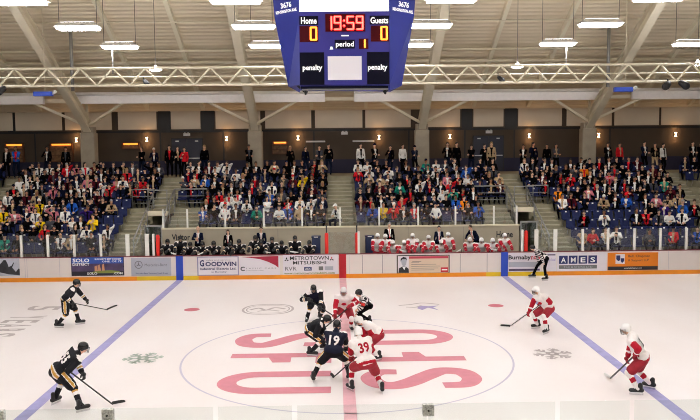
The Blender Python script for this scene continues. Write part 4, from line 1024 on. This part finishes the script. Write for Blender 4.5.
SK = [
 dict(team='dark', num='55', jm='jk', head_dir=52, look=15, fL=(-7.0, -3.72), fR=(-6.19, -4.3), pel=(-6.80, -4.0, .88), neck=(-6.37, -3.92, 1.24), head=(-6.22, -3.88, 1.40),
      stick=((-5.58, -3.9, .03), (-5.33, -3.76, .03), (-6.62, -4.02, .96), .56, .93, 'L', 'black stick of the skater numbered 55, blade on the ice'), label='person in black hockey kit numbered 55 leaning forward on the left blue line'),
 dict(team='dark', head_dir=10, look=10, fL=(-9.14, 4.45), fR=(-9.69, 3.98), pel=(-9.47, 4.2, .95), neck=(-9.18, 4.18, 1.30), head=(-9.06, 4.15, 1.50),
      stick=((-8.38, 5.2, .34), (-8.1, 5.4, .46), (-9.2, 3.75, .92), .42, .95, 'L', 'black stick held forward by the far left skater'), label='person in black hockey kit skating at far left behind the blue line'),
 dict(team='dark', jm='jn', head_dir=-80, look=-75, fL=(-.87, 4.64), fR=(-1.31, 4.22), pel=(-1.02, 4.62, .74), neck=(-1.05, 4.35, 1.06), head=(-1.07, 4.22, 1.19),
      stick=((-.3, 3.75, .28), (-.1, 3.6, .2), (-1.5, 4.3, .96), .45, .8, 'L', 'stick held across the knees of the hunched black skater'), label='person in black hockey kit hunched at the top of the centre circle'),
 dict(team='dark', head_dir=5, look=0, fL=(-.68, .74), fR=(-1.04, .06), pel=(-1.1, .4, .72), neck=(-.72, .36, .92), head=(-.56, .33, 1.02),
      stick=((-.12, .12, .03), (.1, .05, .03), (-.95, .3, .62), .42, .78, 'L', 'stick of the black skater taking the face-off'), label='person in black hockey kit bent low for the face-off'),
 dict(team='dark', num='19', jm='jn', head_dir=85, look=80, fL=(-.91, -2.32), fR=(.02, -2.2), pel=(-.38, -2.3, .80), neck=(-.31, -2.1, 1.24), head=(-.28, -2.0, 1.41),
      stick=((.3, -1.1, .03), (.4, -.8, .03), (-.35, -1.85, .98), .5, .9, 'R', 'stick held in front of the skater numbered 19'), label='person in navy and black hockey kit numbered 19, back to the camera'),
 dict(team='white', num='39', head_dir=105, look=100, fL=(.05, -3.09), fR=(.81, -3.28), pel=(.43, -3.22, .76), neck=(.28, -2.98, 1.25), head=(.25, -2.86, 1.42),
      stick=((-.4, -2.05, .02), (-.5, -1.7, .02), (.42, -2.85, .98), .55, .9, 'L', 'black stick stretching left from the skater numbered 39'), label='person in white jersey numbered 39 and red pants, back to the camera'),
 dict(team='white', head_dir=190, look=195, fL=(.86, -.5), fR=(.52, .15), pel=(.90, -.2, .74), neck=(.52, -.2, 1.0), head=(.34, -.22, 1.09),
      stick=((.12, -.12, .03), (-.1, -.08, .03), (.75, -.15, .7), .4, .8, 'R', 'stick of the red and white skater taking the face-off', True), label='person in white and red hockey kit bent low for the face-off, facing left'),
 dict(team='white', head_dir=-93, look=-95, fL=(.18, 3.0), fR=(-.22, 2.9), pel=(-.03, 3.1, .78), neck=(-.06, 2.88, 1.20), head=(-.06, 2.76, 1.37),
      stick=((-.78, 2.3, .2), (-.95, 2.25, .16), (.34, 2.85, 1.02), .38, .85, 'R', 'dark stick held across by the white skater facing the camera'), label='person in white jersey and red sleeves facing the camera at the red line'),
 dict(team='ref', band=True, head_dir=200, look=200, fL=(.6, 3.5), fR=(.78, 3.95), pel=(.78, 3.7, .74), neck=(.56, 3.66, 1.0), head=(.45, 3.62, 1.13), hL=(.38, 3.4, .5), hR=(.42, 3.85, .55), label='person in striped official shirt crouching behind the face-off circle'),
 dict(team='white', head_dir=208, look=200, fL=(6.4, 2.3), fR=(6.28, 3.0), pel=(6.55, 2.72, .78), neck=(6.27, 2.66, 1.18), head=(6.13, 2.62, 1.35),
      stick=((5.42, 3.2, .03), (5.13, 3.25, .03), (6.42, 2.62, .98), .55, .93, 'R', 'black stick of the white skater near the right blue line, blade flat on ice'), label='person in white and red hockey kit gliding left near the right blue line'),
 dict(team='white', num='2', head_dir=150, look=185, fL=(6.96, -3.71), fR=(7.44, -3.28), pel=(7.14, -3.5, .86), neck=(6.85, -3.48, 1.36), head=(6.72, -3.46, 1.56),
      stick=((6.72, -2.5, .03), (6.66, -2.15, .03), (6.88, -3.8, 1.06), .62, .95, 'R', 'stick with white blade of the skater on the right blue line', True), label='person in white jersey and red pants standing on the right blue line'),
 dict(team='ref', head_dir=185, look=190, fL=(8.95, 11.65), fR=(8.57, 12.35), pel=(9.05, 12.05, .98), neck=(8.62, 12.05, 1.29), head=(8.44, 12.03, 1.42), hL=(8.95, 11.8, .66), hR=(8.8, 12.3, .66), label='person in striped official shirt bending beside the Burnabynow advert'),
]
for s in SK: skater(s)

def copy_tree(o, parent=None):
    c = o.copy(); C.objects.link(c)
    if parent: c.parent = parent
    for ch in list(o.children): copy_tree(ch, c)
    return c
# team benches
for a, b, t in ((-8.0, -1.5, 'visitors (dark team)'), (1.4, 8.1, 'home (white team)')):
    e = empty('players_bench', ((a+b)/2, 13.95, .3), label='long wooden bench of the %s' % t, cat='bench'); w = (b-a)/2
    m = MB(); m.box((-w, -.12, .4), (w, .22, .46), M['wood'], .01); m.obj('seat', e)
    for x in (-w+.3, 0, w-.3): m = MB(); m.box((x-.03, -.1, 0), (x+.03, .2, .4), M['dark']); m.obj('leg', e)
for x, t in ((-1.22, 'left'), (1.28, 'right')):
    e = empty('equipment_bin', (x, 14.0, .3), label='navy bin standing behind the %s padded centre post' % t, cat='bin')
    m = MB(); m.box((-.2, -.18, 0), (.2, .18, 1.45), M['bluebin'], .04); m.obj('body', e); m = MB(); m.box((-.22, -.2, 1.45), (.22, .2, 1.53), M['bluebin'], .03); m.cap((-.08, -.2, 1.49), (.08, -.2, 1.49), .02, .02, M['txtw']); m.obj('lid', e)
def bench_proto(team, kind):
    up_ = {'lean': 0, 'sit': .1, 'stand': .3}[kind]
    sp = dict(team=team, low=True, bench=True, head_dir=-90, look=-90, tilt=.3 if kind == 'lean' else .1, fL=(.17, .55), fR=(-.17, .55), pel=(0, .95, .86), neck=(0, .62, 1.38), head=(0, .5, 1.56),
              hL=(.2, .02, 1.2), hR=(-.22, -.02, 1.2))
    if kind == 'sit': sp.update(neck=(0, .78, 1.46), head=(.01, .7, 1.66), hL=(.1, .12, 1.22), hR=(-.12, .1, 1.22))
    if kind == 'stand': sp.update(pel=(0, .9, 1.12), neck=(0, .68, 1.6), head=(0, .6, 1.8), hL=(.16, .1, 1.24), hR=(-.2, .08, 1.26), stand=True)
    return skater(sp)
heads = dict(
 dark=[(-8.15, 1.75), (-7.45, 1.9), (-7.0, 1.58), (-6.54, 1.58), (-6.03, 1.63), (-5.25, 1.58), (-4.78, 1.67), (-4.13, 1.86), (-3.72, 1.62), (-3.25, 1.76), (-2.7, 1.64), (-2.1, 1.80), (-1.6, 1.63)],
 white=[(1.59, 1.83), (1.92, 1.80), (2.36, 1.56), (2.87, 1.58), (3.15, 1.9), (3.5, 1.62), (3.95, 1.75), (4.58, 1.55), (5.0, 1.88), (5.86, 1.64), (6.46, 1.58), (7.03, 1.62), (7.68, 1.85)])
ordn = ['first', 'second', 'third', 'fourth', 'fifth', 'sixth', 'seventh', 'eighth', 'ninth', 'tenth', 'eleventh', 'twelfth', 'thirteenth', 'fourteenth', 'fifteenth', 'sixteenth', 'seventeenth', 'eighteenth']
for team in ('dark', 'white'):
    protos = {k: bench_proto(team, k) for k in ('lean', 'sit', 'stand')}; used = set()
    for i, (x, z) in enumerate(heads[team]):
        kind = 'lean' if z < 1.68 else 'sit' if z < 1.8 else 'stand'
        o = protos[kind] if kind not in used else copy_tree(protos[kind]); used.add(kind)
        dz = z-{'lean': 1.58, 'sit': 1.68, 'stand': 1.82}[kind]
        o.location = (x, 13.0+(.12 if kind != 'lean' and i % 2 else 0)+.03, dz*.7); o.rotation_euler = (0, 0, random.uniform(-.22, .22)); s = random.uniform(.97, 1.02); o.scale = (s, s, s)
        act = {'lean': 'leaning over boards', 'sit': 'sitting upright', 'stand': 'half standing'}[kind]
        tag(o, 'person in %s hockey kit %s, %s from left, %s bench' % ('black' if team == 'dark' else 'white', act, ordn[i], 'left' if team == 'dark' else 'right'), 'person', 'players on the %s bench' % ('left' if team == 'dark' else 'right'))
    for k in protos:
        if k not in used:
            for c in list(protos[k].children_recursive): bpy.data.objects.remove(c)
            bpy.data.objects.remove(protos[k])
for x, t, s in ((-7.75, 'left end of the left bench', .1), (-6.3, 'left bench below the suited man', -.1), (-3.5, 'left bench beside the suited man on the right', .12), (-2.4, 'right half of the left bench', .2), (2.62, 'left part of the right bench', .1), (5.4, 'middle of the right bench', -.1), (6.75, 'right bench, third player from the end', .15)):
    make_stick(v3(x, 12.82, 1.3), v3(x+s*2, 12.80, 1.22), v3(x-s, 13.6, .5), 'stick propped over the boards at the '+t, True)

# people in everyday clothes
def civilian(spec):
    """returns (body mesh, hair mesh dict) in local space, facing +Y, feet near origin"""
    A = {k: np.array(spec[k], float) for k in ('pel', 'neck', 'head')}
    h = v3(0, 1, 0); J = skel(A['pel'], A['neck'], A['head'], h, {'L': v3(*spec['fL']), 'R': v3(*spec['fR'])}, {'L': v3(*spec['hL']), 'R': v3(*spec['hR'])}, .09, .165, (.43, .42), (.28, .25), .07, epole=spec.get('ep'))
    tw = spec.get('turn', 0); hr = v3(math.cos(tw), math.sin(tw), 0); t = spec.get('tilt', .1); hf = nrm(v3(-math.sin(tw)*math.cos(t), math.cos(tw)*math.cos(t), -math.sin(t))); hu = np.cross(hr, hf)
    r, f, u = J['r'], J['f'], J['u']; k = spec.get('bulk', 1.)
    SKN, TOP, LEG, SHOE, SH = M['skin'], M['ck'], M['pants'], M['black'], M['cw']
    F = Fig(); headshape(F, J['head'], hr, hf, hu, SKN); F.cap(J['neck']-u*.02, J['head']-hu*.06, .055, .05, 'skin')
    ch = J['neck']-u*.15; F.cap(ch-r*.09, ch+r*.09, .11*k, .11*k, 'top'); F.cap(J['shL'], J['shR'], .07, .07, 'top'); F.cap(ch, J['pel']+u*.05, .12*k, .13*k, 'top'); F.cap(J['pel']-r*.06+u*.05, J['pel']+r*.06+u*.05, .12*k, .12*k, 'top')
    F.cap(J['hipL'], J['hipR'], .105, .105, 'leg')
    for q in 'LR':
        F.cap(J['sh'+q], J['el'+q], .062*k, .052*k, 'top'); F.cap(J['el'+q], J['wr'+q], .05*k, .036, 'top')
        F.cap(J['hip'+q], J['kn'+q], .088, .066, 'leg'); F.cap(J['kn'+q], J['an'+q], .064, .048, 'leg')
        F.cap(J['an'+q]-v3(0, .03, .03), J['an'+q]+v3(0, .14, -.035), .042, .036, 'shoe')
        fd = nrm(J['wr'+q]-J['el'+q]); nn = v3(0, -.6, -.4) if not spec.get('stand') else (v3(1, 0, 0) if q == 'L' else v3(-1, 0, 0)); finger_hand(F.fx, J['wr'+q], fd, nn+v3(.01, .02, .03), 1., SKN)
    suit = spec.get('suit')
    def paint(kk, t, p):
        if kk == 'skin': return SKN
        if kk == 'leg': return LEG
        if kk == 'shoe': return SHOE
        if suit:
            d = p-A['neck']; side = abs(d@r); down = -(d@u); fr = (d@f)
            if fr > .03 and side < .075-.14*max(0, down-.02) and down < .42: return M['cr'] if side < .02 else SH
        d = p-A['neck']; fr = d@f
        if kk == 'top' and fr > .05 and abs(d@r) < .07-.1*max(0, -(d@u)) and -(d@u) < .5: return M['cg']
        return TOP
    body = F.build('person_'+spec['n'], spec.get('vox', .03), paint, 1)
    return body, (J['head'], hr, hf, hu)
seated = []
base_ = dict(pel=(0, -.28, .54), neck=(0, -.30, 1.04), head=(0, -.27, 1.23), fL=(-.12, .12, 0), fR=(.12, .12, 0))
for i, d in enumerate([
    dict(hL=(-.1, -.02, .62), hR=(.12, 0, .62)),
    dict(hL=(.1, -.08, .84), hR=(-.1, -.06, .80), neck=(0, -.33, 1.03), head=(.01, -.31, 1.22), turn=.25),
    dict(hL=(-.08, .1, .72), hR=(.08, .1, .72), neck=(0, -.12, 1.0), head=(0, -.05, 1.17), tilt=.25),
    dict(hL=(-.05, -.12, 1.08), hR=(.12, .02, .64), neck=(0, -.24, 1.03), head=(0, -.18, 1.21), turn=-.3, tilt=.15),
    dict(hL=(-.06, .05, 1.08), hR=(.07, .05, 1.08), tilt=.05),
    dict(hL=(-.14, -.02, .64), hR=(.16, -.05, .66), turn=.5, bulk=1.08),
    dict(hL=(-.05, .02, .92), hR=(.05, .02, .92), bulk=1.1, turn=-.15, tilt=.2),
    dict(hL=(-.12, -.02, .62), hR=(.2, -.05, 1.25), turn=.1)]):
    sp = dict(base_); sp.update(d); sp['n'] = 'seated_%d' % i; seated.append(civilian(sp))
stand_b = dict(pel=(0, 0, .93), neck=(0, 0, 1.46), head=(0, .03, 1.65), fL=(-.11, 0, 0), fR=(.11, .03, 0), stand=True)
standing = []
for i, d in enumerate([dict(hL=(-.24, .06, .86), hR=(.24, .05, .86)), dict(hL=(.08, .24, 1.15), hR=(-.08, .23, 1.12)), dict(hL=(-.22, .12, .9), hR=(.05, .25, 1.3), turn=.4)]):
    sp = dict(stand_b); sp.update(d); sp['n'] = 'standing_%d' % i; standing.append(civilian(sp))
suits = []
for i, d in enumerate([dict(hL=(-.04, .27, 1.2), hR=(.1, .25, 1.15)), dict(hL=(-.24, .06, .86), hR=(.24, .05, .86)), dict(pel=(0, -.1, .9), neck=(0, .22, 1.35), head=(0, .34, 1.5), hL=(-.25, .38, .95), hR=(.22, .4, .95))]):
    sp = dict(stand_b); sp.update(d); sp['n'] = 'suit_%d' % i; sp['suit'] = True; sp['vox'] = .024; suits.append(civilian(sp))
HM = {}
HAIRS = [('short', 'hairk'), ('long', 'hairk'), ('short', 'hairb'), ('long', 'hairb'), ('bun', 'hairk'), ('cap', 'cn'), ('long', 'hairy'), ('short', 'hairg'), ('cap', 'cw'), ('cap', 'cr')]
HW = [34, 18, 16, 9, 5, 5, 3, 4, 2, 1]
for knd in ('short', 'long', 'bun', 'cap'):
    HM[knd] = hairmesh(v3(0, 0, 0), v3(1, 0, 0), v3(0, 1, 0), v3(0, 0, 1), knd, M['hairk'])
SKM = ['skin', 'skin2', 'skin2', 'skin2', 'skin3']
INNER = [M['cw'], M['ck'], M['ck'], M['cg'], M['cw'], M['cn'], M['cr'], M['ck'], M['ck'], M['cw'], M['ct']]
def setmat(o, table):
    for sl in o.material_slots:
        k = sl.material.name
        if k in table: sl.link = 'OBJECT'; sl.material = table[k]
def put_person(src, loc, rz, top, hair, skin, leg, label, group=None, sc=1.):
    me, (hc, hr, hf, hu) = src
    o = link('person', me); o.location = loc; o.rotation_euler = (0, 0, rz); o.scale = (sc,)*3
    tb = {}
    for i, sl in enumerate(o.material_slots):
        nm = me.materials[i].name
        new = {'skin': M[skin], 'cloth_black': M['c'+top], 'cloth_dark_trousers': leg, 'cloth_grey': INNER[hash((round(loc[0]*7), round(loc[1]*3))) % len(INNER)]}.get(nm)
        if new: sl.link = 'OBJECT'; sl.material = new
    tag(o, label, 'person', group)
    hk, hm = hair
    q = link('hair' if hk != 'cap' else 'cap', HM[hk], o)
    q.material_slots[0].link = 'OBJECT'; q.material_slots[0].material = M[hm]
    R = Matrix([list(hr), list(hf), list(hu)]).transposed().to_4x4(); R.translation = V(hc); q.matrix_local = R
    return o
def append_person(mb, src, loc, rz, top, hair, skin, leg):
    me, (hc, hr, hf, hu) = src
    Mx = Matrix.Translation(V(loc)) @ Matrix.Rotation(rz, 4, 'Z')
    def add(me_, T, mp):
        vs = [tuple(T @ v.co) for v in me_.vertices]; k0 = len(mb.v); mb.v += vs
        ix = [mb.mi(mp(m_)) for m_ in me_.materials]
        for p in me_.polygons: mb.f.append(tuple(k0+i for i in p.vertices)); mb.m.append(ix[p.material_index]); mb.sm.append(True)
    add(me, Mx, lambda m_: {'skin': M[skin], 'cloth_black': M['c'+top], 'cloth_dark_trousers': leg, 'cloth_grey': INNER[hash((round(loc[0]*7), round(loc[1]*3))) % len(INNER)]}.get(m_.name, m_))
    R = Matrix([list(hr), list(hf), list(hu)]).transposed().to_4x4(); R.translation = V(hc)
    add(HM[hair[0]], Mx @ R, lambda m_: M[hair[1]])

def rng(sec, i):
    if sec == 'FL': return (-22.4, -18.5)
    if sec == 'L': return (-17.3, -10.8) if i < 6 else (-17.3, -9.8)
    if sec == 'ML': return (-7.1, -.75) if i < 6 else (-8.6, -.75)
    if sec == 'MR': return (.7, 7.1) if i < 6 else (.7, 8.7)
    if sec == 'R': return (10.95, 17.9) if i < 6 else (9.95, 17.9)
    return (19.0, 22.8)
# top colours that stand out in the crowd: seat number then colour code, per section and row
SPOTS = [('L', 0, '3e 8w'), ('L', 1, '6r 9g 10w'), ('L', 2, '5y 6g 8w 10y'), ('L', 3, '1y 2p 3n 4w 6p 7w 9u'), ('L', 4, '3p 4y 5w 7b'), ('L', 5, '0w 2m 3t'),
 ('L', 6, '1w 7w 9w 10r 13r'), ('L', 7, '0w 1w 7p 10p 13r'), ('L', 8, '3m 11r'), ('L', 9, '1w 2w 4r 5p 6w 14g'),
 ('ML', 3, '0b 2w 5e 7w 8b'), ('ML', 4, '3w 4w 6w 8r 10w'), ('ML', 5, '1r 2w 3w 6b'), ('ML', 6, '9w'), ('ML', 7, '1t 2b 12y'), ('ML', 8, '5w'), ('ML', 9, '0w 4w'),
 ('MR', 3, '1b 2y 3r 5r 7w 11b'), ('MR', 4, '0m 3g 4r 8k 9b 10o'), ('MR', 5, '8w 9e'), ('MR', 6, '3g 6w 9r'), ('MR', 7, '1t 2t 9p'), ('MR', 8, '0r 1w 3w 4g 11b'), ('MR', 9, '0w 7e 8w'),
 ('R', 0, '0t 1r 2w 3w 6g 8r 10b'), ('R', 2, '3w 7r 8g 9w 10w'), ('R', 3, '9u'), ('R', 4, '0w 1m 6b 9p 10t 11t'), ('R', 5, '0o 3p'), ('R', 7, '4r'), ('R', 8, '6o')]
FULL = dict(R=[.06, .03, .12, .3, .55, .75, .85, .9, .85, .75], L=[.4, .7, .85, .93, .95, .95, .97, .97, .97, .9], ML=[0, 0, 0, .75, .95, .95, .95, .95, .95, .95],
            MR=[0, 0, 0, .75, .95, .95, .95, .95, .95, .85], FL=[.5]*10, FR=[.6]*10)
SPOT = {(sec, i, int(q[:-1])): q[-1] for sec, i, t in SPOTS for q in t.split()}
ROWS = {}
rr = random.Random(11)
for sec in ('FL', 'L', 'ML', 'MR', 'R', 'FR'):
    for i in range({'ML': 3, 'MR': 3, 'FL': 5, 'FR': 5}.get(sec, 0), 10):
        a, b = rng(sec, i); row = ''
        for j in range(int((b-a)/.5)):
            p = FULL[sec][i]
            if sec == 'L' and 2 <= i <= 5 and a+(j+.5)*.5 > -11.9: p = .05
            row += SPOT.get((sec, i, j)) or (rr.choices('kngwmbtrpuye', [68, 9, 6, 6, 4, 1, 3, .8, .8, .8, .3, .3])[0] if rr.random() < p else '.')
        ROWS[sec, i] = row
SN = dict(FL='far left', L='left', ML='left centre', MR='right centre', R='right', FR='far right')
# seat: one moulded shell with a small white plate on the back
m = MB(); m.box((-.22, -.02, .40), (.22, .38, .45), M['seat'], .02)
bk_ = [(-.22, .36, .42), (.22, .36, .42), (.22, .46, .84), (-.22, .46, .84)]
m.bar((0, .38, .42), (0, .46, .84), .44, .05, M['seat']); m.cap((-.18, .465, .84), (.18, .465, .84), .03, .03, M['seat'], 8)
m.box((-.04, .395, .765), (.04, .42, .83), M['plate']); m.tube([(-.15, .3, .42), (-.15, .46, .1)], .02, M['metal'], 6); m.tube([(.15, .3, .42), (.15, .46, .1)], .02, M['metal'], 6)
seat_me = m.mesh('stadium_seat')
items = []
for (sec, i), s in ROWS.items():
    a, b = rng(sec, i); n = len(s)
    for j, ch in enumerate(s):
        x = a+(b-a)*(j+.5)/n
        if abs(x) > .458*(ry(i)+21.6)+.7: continue
        items.append((i, sec, j, x, ch, n))
items.sort(key=lambda t: (t[0], abs(t[3])))
rowname = lambda i, sec: ordn[i-3] if sec in ('ML', 'MR') else ordn[i]
ns = 0; npp = 0; crowd = MB(); extra_seats = MB()
smv = [tuple(v.co) for v in seat_me.vertices]; smf = [tuple(p.vertices) for p in seat_me.polygons]
vis_seats = sorted(items, key=lambda t: (t[4] != '.', t[0]))  # empty seats are the ones that show
own = set((t[1], t[0], t[2]) for t in vis_seats[:300])
for i, sec, j, x, ch, n in items:
    loc = (x, ry(i)+.22, rz(i))
    place = '%s row, %s from the left, %s stand section' % (rowname(i, sec), ordn[j], SN[sec])
    if (sec, i, j) in own:
        o = link('stadium_seat', seat_me); o.location = loc
        tag(o, ('empty ' if ch == '.' else 'occupied ')+'navy seat, '+place, 'seat', 'navy seats of the stands')
    else:
        k0 = len(extra_seats.v); extra_seats.v += [(v[0]+loc[0], v[1]+loc[1], v[2]+loc[2]) for v in smv]
        ix = [extra_seats.mi(m_) for m_ in seat_me.materials]
        for p in seat_me.polygons: extra_seats.f.append(tuple(k0+q for q in p.vertices)); extra_seats.m.append(ix[p.material_index]); extra_seats.sm.append(False)
    if ch == '.': continue
    src = random.choices(seated, [6, 5, 6, 4, 3, 6, 5, 1])[0]; hair = random.choices(HAIRS, HW)[0]; skn = random.choice(SKM); leg = random.choice([M['pants'], M['jeans'], M['pants'], M['pants'], M['pants'], M['ck']])
    rzz = PI+random.uniform(-.3, .3)+max(-.3, min(.3, -x*.02)); px = (x+random.uniform(-.04, .04), ry(i)+.42, rz(i)+random.uniform(-.02, .02))
    npp += 1
    if npp <= 300:
        hn = {'short': 'short hair', 'long': 'long hair', 'bun': 'tied hair', 'cap': 'a cap'}[hair[0]]
        lb = 'person in %s top with %s, %s row, %s from left, %s stands' % (PNAME[ch], hn, rowname(i, sec), ordn[j], SN[sec])
        put_person(src, px, rzz, ch, hair, skn, leg, lb, 'seated spectators', random.uniform(.94, 1.03))
    else: append_person(crowd, src, px, rzz, ch, hair, skn, leg)
if crowd.v:
    me = bpy.data.meshes.new('crowd'); me.from_pydata(crowd.v, [], crowd.f)
    for q in crowd.mats: me.materials.append(q)
    me.polygons.foreach_set('material_index', crowd.m); me.polygons.foreach_set('use_smooth', crowd.sm); me.update()
    tag(link('crowd', me), 'dense seated spectators filling the topmost rows of the stands', 'spectators', kind='stuff')
if extra_seats.v:
    me = bpy.data.meshes.new('seat_rows'); me.from_pydata(extra_seats.v, [], extra_seats.f)
    for q in extra_seats.mats: me.materials.append(q)
    me.polygons.foreach_set('material_index', extra_seats.m); me.update()
    tag(link('seat_rows', me), 'occupied navy seats hidden under the spectators of the upper rows', 'seats', kind='stuff')
# standing spectators on the concourse and stairs
def CX(u, y=23.2): return (u-333.7)/764.96*(y+21.57)
ST = [(4, 'k', 22.6, 'in front of the far left display case'), (13, 'b', 22.4, 'at the far left, right of the one in black'), (44, 'k', 23.6, 'left of the second display case'), (62, 'k', 23.4, 'before the second display case'), (137, 'k', 23.5, 'right of the leftmost pier'), (149, 'n', 23.4, 'right of the leftmost pier, nearer the doors'), (164, 'k', 23, 'left of the left double door'),
      (172, 'k', 21.9, 'on top of the stairs before the left double door'), (179, 'r', 21.8, 'before the left double door'), (199, 'k', 23.5, 'at the right leaf of the left double door'), (243, 'k', 23.5, 'left of the second pier'),
      (284, 'k', 23.6, 'before the small display case'), (299, 'n', 22.9, 'beside the sconce left of the centre stairs'), (313, 'g', 22.7, 'left of the centre stairs'), (322, 'k', 22.7, 'nearest the centre stairs on the left'),
      (354, 'w', 22.6, 'nearest the centre stairs on the right'), (368, 'k', 23.2, 'under the right wall light bar'), (384, 'k', 23.2, 'under the sconce right of the centre stairs'), (396, 'w', 22.8, 'left of the third pier'), (408, 'n', 22.9, 'just left of the third pier'),
      (441, 'k', 22.9, 'right of the third pier'), (450, 'k', 22.9, 'under the sconce left of the right double door'), (465, 'k', 22.9, 'left of the right double door'), (478, 'k', 22.6, 'before the right double door, left leaf'), (485, 't', 22.5, 'before the right double door, right leaf'),
      (517, 'k', 22.2, 'at the top of the right entry stairs'), (527, 'n', 22.6, 'right of the right double door'), (541, 'k', 22.9, 'left of the right pier'), (550, 'g', 23.0, 'just left of the right pier'),
      (602, 'k', 22.5, 'dark pair right of the right pier'), (614, 'r', 22.9, 'right of the right pier'), (639, 'n', 22.7, 'left of the pair by the right stairs'), (650, 'k', 22.4, 'with pale trousers by the far right stairs'), (658, 'w', 22.5, 'nearest the far right stairs'), (688, 'k', 22.8, 'beyond the far right stairs'), (696, 'k', 22.6, 'at the right edge of the concourse')]
for k, (u, c, y, t) in enumerate(ST):
    src = standing[k % 3]; hair = random.choices(HAIRS, HW)[0]
    leg = M['ct'] if u == 650 else random.choice([M['pants'], M['jeans'], M['pants']])
    put_person(src, (CX(u, y), y, 4.3), PI+random.uniform(-.5, .5), c, hair, random.choice(SKM), leg, 'person in %s top standing %s' % (PNAME[c], t), 'spectators standing at the back', random.uniform(.95, 1.05))
# coaches
for x, z, k, hair, top, t, rzv in ((-6.82, 2.15, 0, ('short', 'skin2'), 'n', 'person in dark suit and white shirt standing left on the left bench', 0), (-5.41, 1.99, 1, ('long', 'hairb'), 'k', 'person with long hair in black jacket standing behind the left bench', 0), (-3.84, 2.11, 1, ('short', 'hairb'), 'n', 'person in navy suit with pale shirt standing right on the left bench', 0),
        (2.24, 2.24, 1, ('short', 'hairg'), 'k', 'tall person in black suit at the left end of the right bench', .2), (4.62, 2.07, 1, ('short', 'hairk'), 'n', 'person in navy suit standing mid right bench', 0), (6.35, 2.09, 2, ('short', 'hairb'), 'n', 'person in dark suit leaning toward the players on the right bench', -.9)):
    z0 = .55; sc = (z-z0)/(1.65 if k < 2 else 1.5)
    put_person(suits[k], (x, 14.6, z0), PI+rzv, top, hair, 'skin2', M['pants'], t, None, max(.88, min(1.04, sc)))
put_person(seated[2], (-.35, 15.85, 1.83), PI*.75, 'w', ('cap', 'cw'), 'skin2', M['jeans'], 'person in white top leaning on the wall glass left of the centre stairway', None, 1.05)
